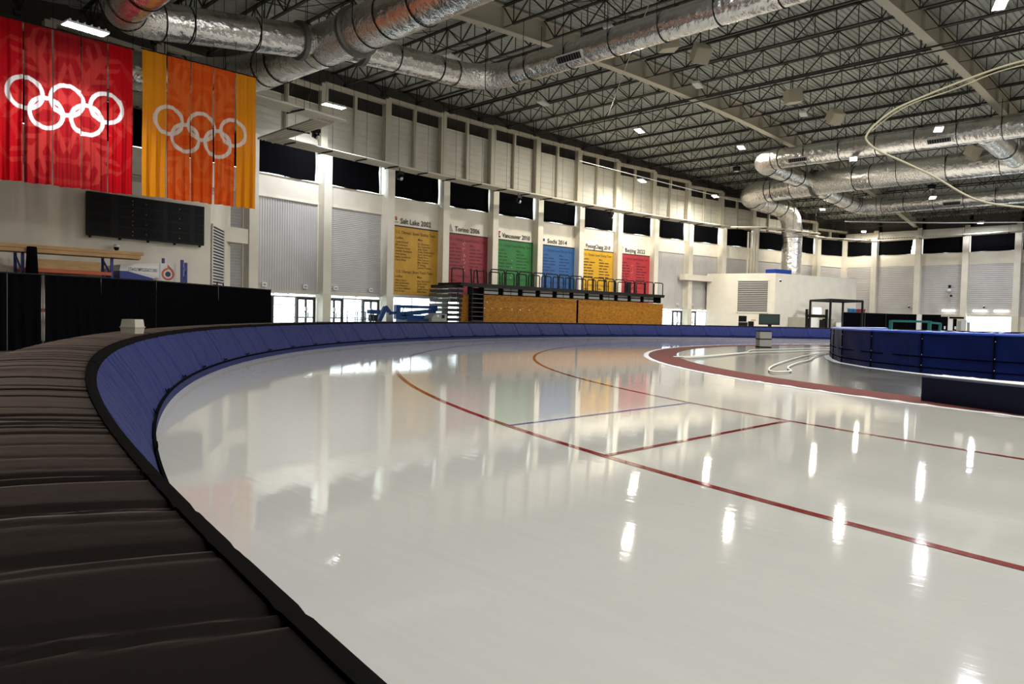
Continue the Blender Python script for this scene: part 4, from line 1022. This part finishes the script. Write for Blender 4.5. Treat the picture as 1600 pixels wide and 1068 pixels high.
# white and blue ice resurfacer
ZY = 31.1
t = thing('ice_resurfacer', 'white and blue ice resurfacing machine with an orange drop emblem behind the drapes', 'vehicle', (10.6, ZY + .9, 0), 0)
S = lambda p, y: (p[0], y, p[1])
MB().prism([(9.62, 2.15), (9.62, 2.78), (9.9, 2.78), (10.95, 2.52), (11.0, 2.2)], ZY - .02, ZY + 1.7, S).build('lower_body', 'machine_blue', t)
MB().prism([(9.62, 2.78), (9.66, 3.02), (11.12, 3.17), (11.12, 2.45), (10.95, 2.52), (9.9, 2.78)], ZY, ZY + 1.7, S).build('snow_tank', 'machine_white', t)
MB().prism([(11.12, 1.2), (11.12, 3.17), (11.72, 3.15), (11.72, 1.2)], ZY - .02, ZY + 1.7, S).build('rear_body', 'machine_white', t)
MB().prism([(9.1, .45), (9.1, 2.2), (11.12, 2.2), (11.9, 1.3), (11.9, .45)], ZY + .05, ZY + 1.65, S).build('chassis', 'machine_blue', t)
for x in (9.6, 11.3):
    for y in (ZY + .15, ZY + 1.5): MB().tube([(x, y - .14, .4), (x, y + .14, .4)], .45, 18).build('wheel', 'black_steel', t)
m = MB(); m.add([S(p, ZY - .012) for p in ((9.86, 2.82), (11.05, 2.62), (11.05, 3.06), (9.86, 2.97))], [(0, 1, 2, 3)]); sg = m.build('sign_panel', 'white_plastic', t)
vs_, fs_ = text_verts('UTAHOLYMPICLEGACY.ORG', 1.08, .13, .015); MB().add([(9.92 + x, ZY - .016, 2.80 + y) for x, y in vs_], fs_).build('lettering', 'ink', sg)
m = MB(); nn_ = 28; rc = (11.42, 2.74)
for i in range(nn_):
    a0, a1 = 2 * PI * i / nn_ + PI / 2, 2 * PI * (i + 1) / nn_ + PI / 2
    if i >= nn_ - 3: continue
    m.add([(rc[0] + r * cos(a), ZY - .026, rc[1] + r * sin(a)) for r, a in ((.17, a0), (.25, a0), (.25, a1), (.17, a1))], [(0, 1, 2, 3)])
m.add([(rc[0] - .02, ZY - .026, rc[1] + .25), (rc[0] - .02, ZY - .026, rc[1] + .40), (rc[0] + .2, ZY - .026, rc[1] + .17), (rc[0] + .1, ZY - .026, rc[1] + .16)], [(0, 1, 2, 3)]); m.build('drop_emblem', 'logo_orange', t)
m = MB(); m.add([(rc[0] + .11 * cos(2 * PI * i / 20), ZY - .026, rc[1] + .11 * sin(2 * PI * i / 20)) for i in range(20)], [tuple(range(20))]); m.build('emblem_dot', 'logo_navy', t)
m = MB(); m.box((11.35, ZY + .3, 3.28), (.09, .09, .22)); m.build('post', 'pallet_blue', t)
m = MB(); m.lathe((10.75, 30.35, 2.0), [(.24, 0), (.24, .32), (.2, .45), (.1, .53), (.02, .55)], 18); m.lathe((10.75, 30.35, -.05), [(.06, 0), (.06, 2.05)], 8); o = m.build('domed_lid_bin', 'cream_plastic', None, True); tag(o, 'pale domed top of a tall bin peeking over the drapes before the machine', 'bin')

t = thing('railing', 'short black railing at the foot of the left louver', 'railing', (14.9, 33.9, -.05), 0)
for q in (0, 1): MB().bar((14.35 + .7 * q, 33.2 + .95 * q, -.05), (14.35 + .7 * q, 33.2 + .95 * q, 2.62), .04).build('post', 'black_steel', t)
for z in (2.6, 2.4): MB().bar((14.35, 33.2, z), (15.05, 34.15, z), .04).build('rail', 'black_steel', t)
# ================================================================== blue boom lift
LY = 38.4
t = thing('boom_lift', 'blue articulated boom lift parked under the gold poster', 'lift', (28.6, LY, -.05), 0)
def bx(nm, m_, c, d_): return MB().box(c, d_).build(nm, m_, t)
bx('chassis', 'lift_blue', (29.9, LY, .45), (2.6, 1.5, .38)); bx('turntable', 'lift_blue', (29.9, LY, .82), (2.2, 1.2, .42))
for x in (28.95, 30.85):
    for y in (LY - .85, LY + .85): MB().tube([(x, y - .16, .37), (x, y + .16, .37)], .42, 18).build('wheel', 'black_steel', t)
MB().prism([(30.5, .75), (30.5, 1.1), (30.75, 1.32), (31.1, 1.38), (31.75, 1.38), (31.75, .75)], LY - .95, LY - .05, lambda p, y: (p[0], y, p[1])).build('counterweight_cover', 'lift_grey', t)
bx('grille', 'black_steel', (31.45, LY - .96, 1.22), (.22, .03, .22)); bx('label_plate', 'white_plastic', (31.0, LY - .96, 1.25), (.14, .03, .14))
MB().bar((28.35, LY, 1.80), (31.6, LY, 1.80), .3, .2).build('upper_boom', 'lift_blue', t); MB().bar((28.7, LY + .02, 1.32), (31.5, LY + .02, 1.58), .3, .26).build('middle_boom', 'lift_blue', t); MB().bar((28.5, LY + .02, 1.12), (31.3, LY + .02, 1.12), .3, .3).build('lower_boom', 'lift_blue', t)
MB().box((28.45, LY, 1.45), (.34, .3, .92)).build('knuckle', 'lift_blue', t); MB().box((31.5, LY, 1.74), (.24, .28, .38)).build('knuckle', 'lift_blue', t)
m = MB(); m.bar((28.6, LY - .1, 1.05), (28.9, LY - .1, 1.75), .05); m.bar((28.85, LY - .1, .95), (28.65, LY - .1, 1.3), .05); m.bar((29.1, LY - .1, 1.0), (28.95, LY - .1, 1.4), .06); m.build('cylinder', 'lift_blue', t)
MB().bar((28.4, LY, 1.40), (27.75, LY, 1.36), .2, .16).build('jib_link', 'lift_blue', t); MB().bar((27.55, LY, 1.72), (27.0, LY, .75), .22, .26).build('jib', 'lift_blue', t); MB().bar((27.55, LY, 1.76), (27.95, LY, 1.32), .2, .2).build('jib', 'lift_blue', t)
m = MB()
for x in (25.0, 25.7, 26.3): m.bar((x, LY - .55, .4), (x, LY - .55, 1.40), .045); m.bar((x, LY + .3, .4), (x, LY + .3, 1.40), .045)
for z in (1.40, .92, .42): m.bar((25.0, LY - .55, z), (26.3, LY - .55, z), .045); m.bar((25.0, LY + .3, z), (26.3, LY + .3, z), .045); m.bar((25.0, LY - .55, z), (25.0, LY + .3, z), .045)
m.build('basket', 'lift_blue', t); MB().box((25.65, LY - .12, .38), (1.35, .9, .05)).build('basket_floor', 'lift_grey', t)
MB().box((26.55, LY - .2, 1.42), (.75, .35, .26)).build('control_box', 'lift_blue', t); MB().box((26.5, LY - .2, 1.05), (.5, .3, .42)).build('motor', 'black_steel', t); MB().bar((26.9, LY, .7), (26.4, LY, .6), .2).build('jib_link', 'lift_blue', t)

t.location.x -= .3
# ================================================================== retracted bleachers with plywood front
BY = 37.3
t = thing('bleachers', 'retracted black bleachers with a plywood front and guard rails on top', 'bleachers', (44.5, BY + 1.2, -.05), 0)
PX = [(34.6, 37.9, 2.77), (37.92, 41.2, 2.77), (41.22, 44.42, 2.77), (44.66, 48.6, 2.77), (48.62, 52.4, 2.76), (52.42, 56.35, 2.70)]
for i, (x0, x1, zt) in enumerate(PX):
    m = MB(); m.obox((x0, BY, -.05), (x1 - x0, 0, 0), (0, .04, 0), (0, 0, zt + .05)); m.build('plywood_sheet', 'plywood', t)
m = MB(); m.box((45.4, BY + 1.1, 1.35), (21.6, 1.9, 2.7)); m.build('understructure', 'black_steel', t)
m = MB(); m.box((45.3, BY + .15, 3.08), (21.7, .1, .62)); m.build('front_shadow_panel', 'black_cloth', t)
for r_ in range(2):                              # pale riser panels showing between the rails
    x = 34.6
    for q in range(11):
        for w_ in ((1.4,) if q % 3 != 1 else (.75, .75)):
            if x + w_ > 56: break
            MB().box((x + w_ / 2, BY + .06, 2.93 + .27 * r_), (w_ - .08, .08, .19)).build('riser_panel', 'lift_grey', t); x += w_
        x += .45
m = MB(); m.box((44.2, BY + .9, 3.43), (23.9, 2.4, .13)); m.build('deck', 'black_steel', t)
m = MB(); m.box((44.2, BY - .28, 3.30), (23.7, .06, .12)); m.build('deck_edge', 'black_steel', t)
def hoop(x0, x1, y, z0, z1, nm='guard_rail', r=.045, ly=0):
    c = .14; p = [(x0, y, z0), (x0, y, z1 - c), (x0 + c * .3, y, z1 - c * .3), (x0 + c, y, z1), (x1 - c, y, z1), (x1 - c * .3, y, z1 - c * .3), (x1, y, z1 - c), (x1, y, z0)]
    m = MB().tube(p, r, 5); m.tube([(x0, y, z0), (x0, y, z0 + .01)], r, 5); return m.build(nm, 'black_steel', t)
xx = 35.0; i = 0
while xx < 55.2:
    w_ = 1.18 if i % 2 else 1.34
    hoop(xx, xx + w_, BY - .2, 3.3, 4.52); hoop(xx + .35, xx + w_ + .25, BY + 1.9, 3.5, 4.5); xx += w_ + .14; i += 1
hoop(32.7, 33.75, BY + 1.2, 3.5, 4.52)
for q in range(5): MB().tube([(33.5 + .28 * q, BY + .4 * (q % 2), 3.5), (33.5 + .28 * q - .12, BY + .4 * (q % 2), 4.5 - .05 * (q % 3))], .03, 5).build('rail_post', 'black_steel', t)
m = MB(); m.box((51.6, BY + .3, 3.95), (.5, .1, 1.0)); m.build('stair_gate', 'black_steel', t)
# left end: stacked platform edges, brown panel, steps
for q in range(9):
    m = MB(); m.obox((31.55 + .03 * q, BY + .1, .62 + q * .315), (1.05, 0, 0), (0, 2.2, 0), (0, 0, .2)); m.build('platform_edge', 'black_steel', t)
m = MB(); m.box((32.35, BY + .12, 1.6), (.05, .05, 3.0)); m.build('frame_post', 'black_steel', t)
m = MB(); m.obox((32.62, BY + .3, -.05), (.85, 0, 0), (0, .05, 0), (0, 0, 2.75)); m.build('end_panel', 'plywood', t)
for q in range(9):
    m = MB(); m.obox((33.45, BY - .05, .35 + q * .3), (1.05, 0, 0), (0, .5, 0), (0, 0, .05)); m.build('step', 'dark_frame', t)
m = MB(); m.box((33.5, BY + .2, 1.65), (.06, .5, 3.3)); m.box((34.52, BY + .2, 1.65), (.06, .5, 3.3)); m.box((34.0, BY + .45, 1.6), (1.0, .04, 3.2)); m.build('stair_stringer', 'black_steel', t)
m = MB()
for px_, zz in ((761, 2.28), (757, 1.85), (769, 1.85), (783, 1.85), (800, 1.83), (813, 1.8), (827, 1.8)):
    p = at(px_, 480, y=BY); m.box((p.x, BY - .004, zz), (.09, .006, .05))
m.build('paper_mark', 'white_plastic', t)

# ================================================================== right side, in front of and on the plant room
def tb(name, label, cat, parts, base): 
    t_ = thing(name, label, cat, base, 0)
    for nm, m_, c, d_ in parts: MB().box(c, d_, .5).build(nm, m_, t_)
    return t_
p = at(1161, 500, y=33.2)
tb('equipment_stack', 'black stack of equipment cases before the plant room louver', 'equipment', [('case', 'black_steel', (p.x, p.y, .6), (1.0, .8, 1.3)), ('case', 'screen', (p.x - .1, p.y, 1.56), (.8, .7, .55)), ('cable_box', 'black_steel', (p.x + .75, p.y - .4, .9), (.5, .5, .9)), ('tray', 'lumber', (p.x + .8, p.y - .6, 1.45), (.45, .4, .12))], (p.x, p.y, -.05))
p = at(1202, 500, y=30.2)
tb('display_screen', 'wide dark screen on a stand beside the plant room corner', 'screen', [('bezel', 'black_steel', (p.x, p.y, 1.55), (.14, 1.75, .95)), ('panel', 'screen_green', (p.x - .08, p.y - .03, 1.55), (.03, 1.62, .8)), ('stand', 'black_steel', (p.x + .1, p.y, .5), (.2, .3, 1.15))], (p.x, p.y, -.05))
p = at(1244.5, 500, y=29.3)
tb('cabinet', 'putty coloured cabinet against the plant room wall', 'cabinet', [('body', 'putty', (p.x, p.y, .88), (.6, 1.45, 1.85)), ('door', 'putty', (p.x - .31, p.y - .2, .9), (.03, 1.35, 1.7))], (p.x, p.y, -.05))
# black canopy frame
t = thing('canopy_frame', 'black metal canopy frame on thin posts before the plant room', 'canopy', (72.5, 27.6, -.05), 0)
def on(px_, dist, z=None):
    q = at(px_, 480, z=3.0); q2 = Vector((q.x, q.y)).normalized() * dist; return Vector((q2.x, q2.y, 0 if z is None else z))
CP = [on(1266, 77.5), on(1297.5, 73.5), on(1347.5, 77.5), on(1317, 80.5)]
for p in CP: MB().bar(p + Vector((0, 0, -.05)), p + Vector((0, 0, 3.5)), .16).build('post', 'black_steel', t)
for a, b_ in ((0, 1), (1, 2), (2, 3), (3, 0)): MB().bar(CP[a] + Vector((0, 0, 3.47)), CP[b_] + Vector((0, 0, 3.47)), .14, .2).build('top_beam', 'black_steel', t)
t = thing('production_desk', 'black desk with upright posts and a white cover under the canopy frame', 'desk', tuple(on(1277, 75.5)), 0)
q0, q1 = on(1261, 75.6), on(1292, 75.2)
for q in (q0, q1): MB().bar(q, q + Vector((0, 0, 2.62)), .2).build('post', 'black_steel', t)
for q in (on(1265, 75.4), on(1288, 75.4)): MB().bar(q, q + Vector((0, 0, 1.75)), .18).build('leg', 'black_steel', t)
MB().bar(q0 + Vector((0, 0, 1.98)), q1 + Vector((0, 0, 1.98)), .5, .26).build('desk_top', 'black_steel', t)
MB().bar(on(1268, 75.2) + Vector((0, 0, 1.35)), on(1279, 75.2) + Vector((0, 0, 1.35)), .1, .95).build('white_cover', 'white_plastic', t); MB().bar(on(1281, 75.2) + Vector((0, 0, 1.1)), on(1289, 75.2) + Vector((0, 0, 1.1)), .4, 1.1).build('monitor_case', 'black_steel', t)
t = thing('wall_lamp', 'lit strip lamp on the plant room wall behind the production desk', 'lamp', tuple(on(1277, 76.9, 2.25)), 0, 'lit strip lamps')
q = on(1276.5, 76.9); MB().bar(on(1271.5, 76.9) + Vector((0, 0, 2.4)), on(1282.5, 76.9) + Vector((0, 0, 2.4)), .12, .36).build('tube', 'tube_on', t); MB().bar(on(1270, 77.1) + Vector((0, 0, 2.5)), on(1284, 77.1) + Vector((0, 0, 2.5)), .1, .7).build('housing', 'white_plastic', t)
p = on(1302, 79); tb('cabinet', 'small putty cabinet seen through the canopy frame', 'cabinet', [('body', 'putty', (p.x, p.y, .85), (.6, .75, 1.8)), ('door', 'putty', (p.x - .31, p.y, .9), (.03, .6, 1.5))], (p.x, p.y, -.05))
p = on(1311, 78.5); tb('white_bin', 'white bin seen through the canopy frame', 'bin', [('body', 'white_plastic', (p.x, p.y, .7), (.45, .45, 1.5)), ('lid', 'lift_grey', (p.x, p.y, 1.47), (.48, .48, .06))], (p.x, p.y, -.05))
# black drapes along the far wall
FD = [on(1317.5, 80), on(1352, 82.5), on(1385, 85.5), on(1418, 87.5), on(1434, 88), on(1440, 88.2), on(1471, 88)]
FDO = 'near the canopy frame,behind the tubs,second from the canopy,middle of the row,narrow left of the pole,rightmost of the row'.split(',')
for i in range(len(FD) - 1):
    if i == 4: continue
    a, b_ = FD[i], FD[i + 1]; d = (b_ - a); L = d.length; d /= L; nn = Vector((d.y, -d.x, 0)); rg = random.Random(70 + i); ph = rg.random() * 6
    t = thing('black_drape', 'black drape panel along the far wall, ' + FDO[i], 'drape', ((a.x + b_.x) / 2, (a.y + b_.y) / 2, -.05), 0, 'black drapes at the far wall')
    f = lambda u, v: tuple(a + d * (u * L) + nn * (.025 * sin(u * L * 12 + ph)) + Vector((0, 0, -.04 + 2.46 * v)))
    MB().grid(f, int(L * 14) + 8, 2).build('drape_cloth', 'drape_cloth', t, True); MB().bar(a + Vector((0, 0, 2.43)), b_ + Vector((0, 0, 2.43)), .05).build('drape_bar', 'black_steel', t)
    MB().tube([a + Vector((0, 0, -.05)), a + Vector((0, 0, 2.5))], .02, 6).build('pole', 'grey_sheet', t)
o = MB().box(on(1437, 87.6) + Vector((0, 0, 1.2)), (.3, .42, 2.5)).build('white_pillar', 'white_plastic'); tag(o, 'narrow white pillar between black drapes at the far wall', 'pillar')
t = thing('tub_shelf', 'wire shelf standing behind the black drape with tubs on top', 'shelf', tuple(on(1338, 82) + Vector((0, 0, -.05))), 0)
sa, sb2 = on(1324, 81.3), on(1353, 83.4)
for q in (sa, sb2): MB().bar(q + Vector((0, 0, -.05)), q + Vector((0, 0, 2.9)), .05).build('post', 'alu', t)
MB().bar(sa + Vector((0, 0, 2.44)), sb2 + Vector((0, 0, 2.44)), .7, .05).build('shelf_board', 'alu', t); MB().bar(sa + Vector((0, 0, 2.85)), sb2 + Vector((0, 0, 2.85)), .03).build('top_wire', 'alu', t)
for i, (px_, mm, lab) in enumerate(((1328, 'tub_blue', 'bright blue tub, leftmost on the wire shelf'), (1334, 'tub_blue', 'blue tub beside the dark red one on the wire shelf'), (1341, 'tub_red', 'dark red tub in the middle of the wire shelf'), (1348, 'tub_red', 'red tub, rightmost on the wire shelf'))):
    u = (px_ - 1324) / 29.0; c = sa.lerp(sb2, u); m = MB(); m.lathe((c.x, c.y, 2.47), [(.2, 0), (.25, .3), (.27, .32), (.27, .36)], 14); o = m.build('tub', mm, None, True); tag(o, lab, 'tub', 'tubs on the wire shelf')
# doors and clutter left of the bright far window
t = thing('black_booth', 'black booth with white door panels before the far wall', 'booth', tuple(on(1487, 86)), 0)
for a, b_, mm, zt in ((1471, 1482, 'black_cloth', 2.3), (1483, 1490, 'white_plastic', 2.0), (1490, 1496, 'black_cloth', 2.1), (1497, 1503, 'lift_grey', 1.9), (1503, 1511, 'alu', 2.0), (1512, 1517, 'lift_grey', 1.8)):
    MB().bar(on(a, 86) + Vector((0, 0, zt / 2 - .05)), on(b_, 86) + Vector((0, 0, zt / 2 - .05)), .1, zt).build('panel', mm, t)
MB().bar(on(1484, 85.9) + Vector((0, 0, 2.15)), on(1507, 85.9) + Vector((0, 0, 2.15)), .1, .18).build('header', 'black_cloth', t)
for px_ in (1477.5, 1494): MB().box(on(px_, 85.85) + Vector((0, 0, 1.15)), (.05, .14, .3)).build('notice', 'white_plastic', t)
# strip lamps on the far wall
for a, b_, lab in ((1472, 1492, 'lit strip lamp on the far wall above the black booth'), (1520, 1542, 'lit strip lamp on the far wall, left of the two over the bright window'), (1553, 1576, 'lit strip lamp on the far wall, right of the two over the bright window')):
    pa, pb = at(a, 485.5, x=FARX - .2), at(b_, 486, x=FARX - .2); zz = 2.95
    t = thing('wall_lamp', lab, 'lamp', ((pa.x + pb.x) / 2, (pa.y + pb.y) / 2, zz - .15), 0, 'lit strip lamps')
    MB().bar((pa.x, pa.y, zz), (pb.x, pb.y, zz), .12, .16).build('tube', 'tube_on', t); MB().bar((pa.x + .08, pa.y, zz + .15), (pb.x + .08, pb.y, zz + .15), .2, .08).build('housing', 'white_plastic', t)
# horn loudspeakers and cameras on the far wall
p = at(1483, 455, x=FARX - .25)
t = thing('horn_cluster', 'horn loudspeaker cluster on a conduit on the far wall', 'loudspeaker', (p.x, p.y, 3.15), 0)
MB().tube([(p.x + .15, p.y, 3.15), (p.x + .15, p.y, p.z + .3)], .03, 5).build('conduit', 'alu', t); MB().lathe((p.x, p.y, p.z - .15), [(.1, 0), (.22, .18), (.22, .32), (.1, .4)], 12).build('horn', 'white_plastic', t, True); MB().box((p.x, p.y - .03, p.z + .52), (.2, .22, .3)).build('beacon', 'black_steel', t); MB().lathe((p.x, p.y - .2, p.z - .55), [(.12, 0), (.14, .1), (.05, .2)], 10).build('horn', 'black_steel', t, True)
cctv(at(1421, 478, x=FARX - .1), 'small camera on the far wall above the black drapes', (-1, 0, 0)); cctv(at(1538, 478, x=FARX - .1), 'small camera on the far wall above the bright window', (-1, 0, 0)); cctv(at(1217, 437, y=31.9), 'small dark camera at the corner of the plant room wall', (0, -1, 0)); cctv(at(1094, 457, y=40.0), 'small camera on a shutter of the end wall', (0, -1, 0))
# blue folded mat on the plant room roof
p = at(1224, 424, z=6.0)
t = thing('folded_mat', 'blue folded mat lying on the plant room roof', 'mat', (71.0, 33.9, 5.98), 0)
for q in range(2): MB().box((71.2, 33.7, 6.12 + .27 * q), (2.4, 1.2, .26), -.25).build('mat_layer', 'rink_cap', t)

# ================================================================== slack cables under the roof
def swag(px, dist, label, r=.05):
    P = []
    for x, y in px:
        q = at(x, y, z=CAM_H + 5 if y < 490 else 0); v = q - Vector((0, 0, CAM_H)); s_ = dist / hyp(v.x, v.y); P.append(Vector((0, 0, CAM_H)) + v * s_)
    Q = []
    for i in range(len(P) - 1):
        p0, p1, p2, p3 = P[max(i - 1, 0)], P[i], P[i + 1], P[min(i + 2, len(P) - 1)]
        for j in range(6):
            s_ = j / 6; Q.append(.5 * ((2 * p1) + (p2 - p0) * s_ + (2 * p0 - 5 * p1 + 4 * p2 - p3) * s_ ** 2 + (3 * p1 - p0 - 3 * p2 + p3) * s_ ** 3))
    Q.append(P[-1]); o = MB().tube(Q, r, 6).build('slack_cable', 'cable', None, True); tag(o, label, 'cable', 'slack cables under the roof')
swag([(1640, 85), (1570, 103), (1500, 128), (1440, 152), (1400, 170), (1370, 192), (1356, 208), (1354, 219), (1372, 235), (1410, 252), (1460, 276), (1510, 305), (1550, 318), (1620, 326)], 31, 'bundle of pale cables hanging in a deep slack bend at the right', .04)
swag([(1640, 92), (1560, 112), (1490, 140), (1430, 160), (1390, 182), (1362, 205)], 31.4, 'thinner cable slung just under the pale cable bundle', .025)
o = MB().tube([at(1020, -10, y=18), at(985, 85, y=22), at(950, 180, y=30)], .018, 4).build('stay_wire', 'alu'); tag(o, 'thin stay wire slanting down past the upper foil duct', 'wire')

for px_, py_, lab in ((1151, 263, 'small round dark dome hanging from the trusses left of the duct bend'), (1456, 291, 'small round dark dome hanging above the lowest right-hand duct')):
    q = roof_at(px_, py_, -.2); t = thing('dome_fixture', lab, 'dome', (q.x, q.y, q.z - .3), 0, 'dark roof domes')
    MB().lathe((q.x, q.y, q.z - .3), [(.08, 0), (.3, .12), (.34, .3), (.34, .42), (.1, .5)], 14).build('dome', 'black_steel', t, True); MB().lathe((q.x, q.y, q.z - .34), [(.05, 0), (.2, .06), (.22, .1)], 12).build('diffuser', 'lamp_off', t, True); MB().tube([(q.x, q.y, q.z + .2), (q.x, q.y, zc(q.x) + 1.1)], .02, 4).build('stem', 'black_steel', t)
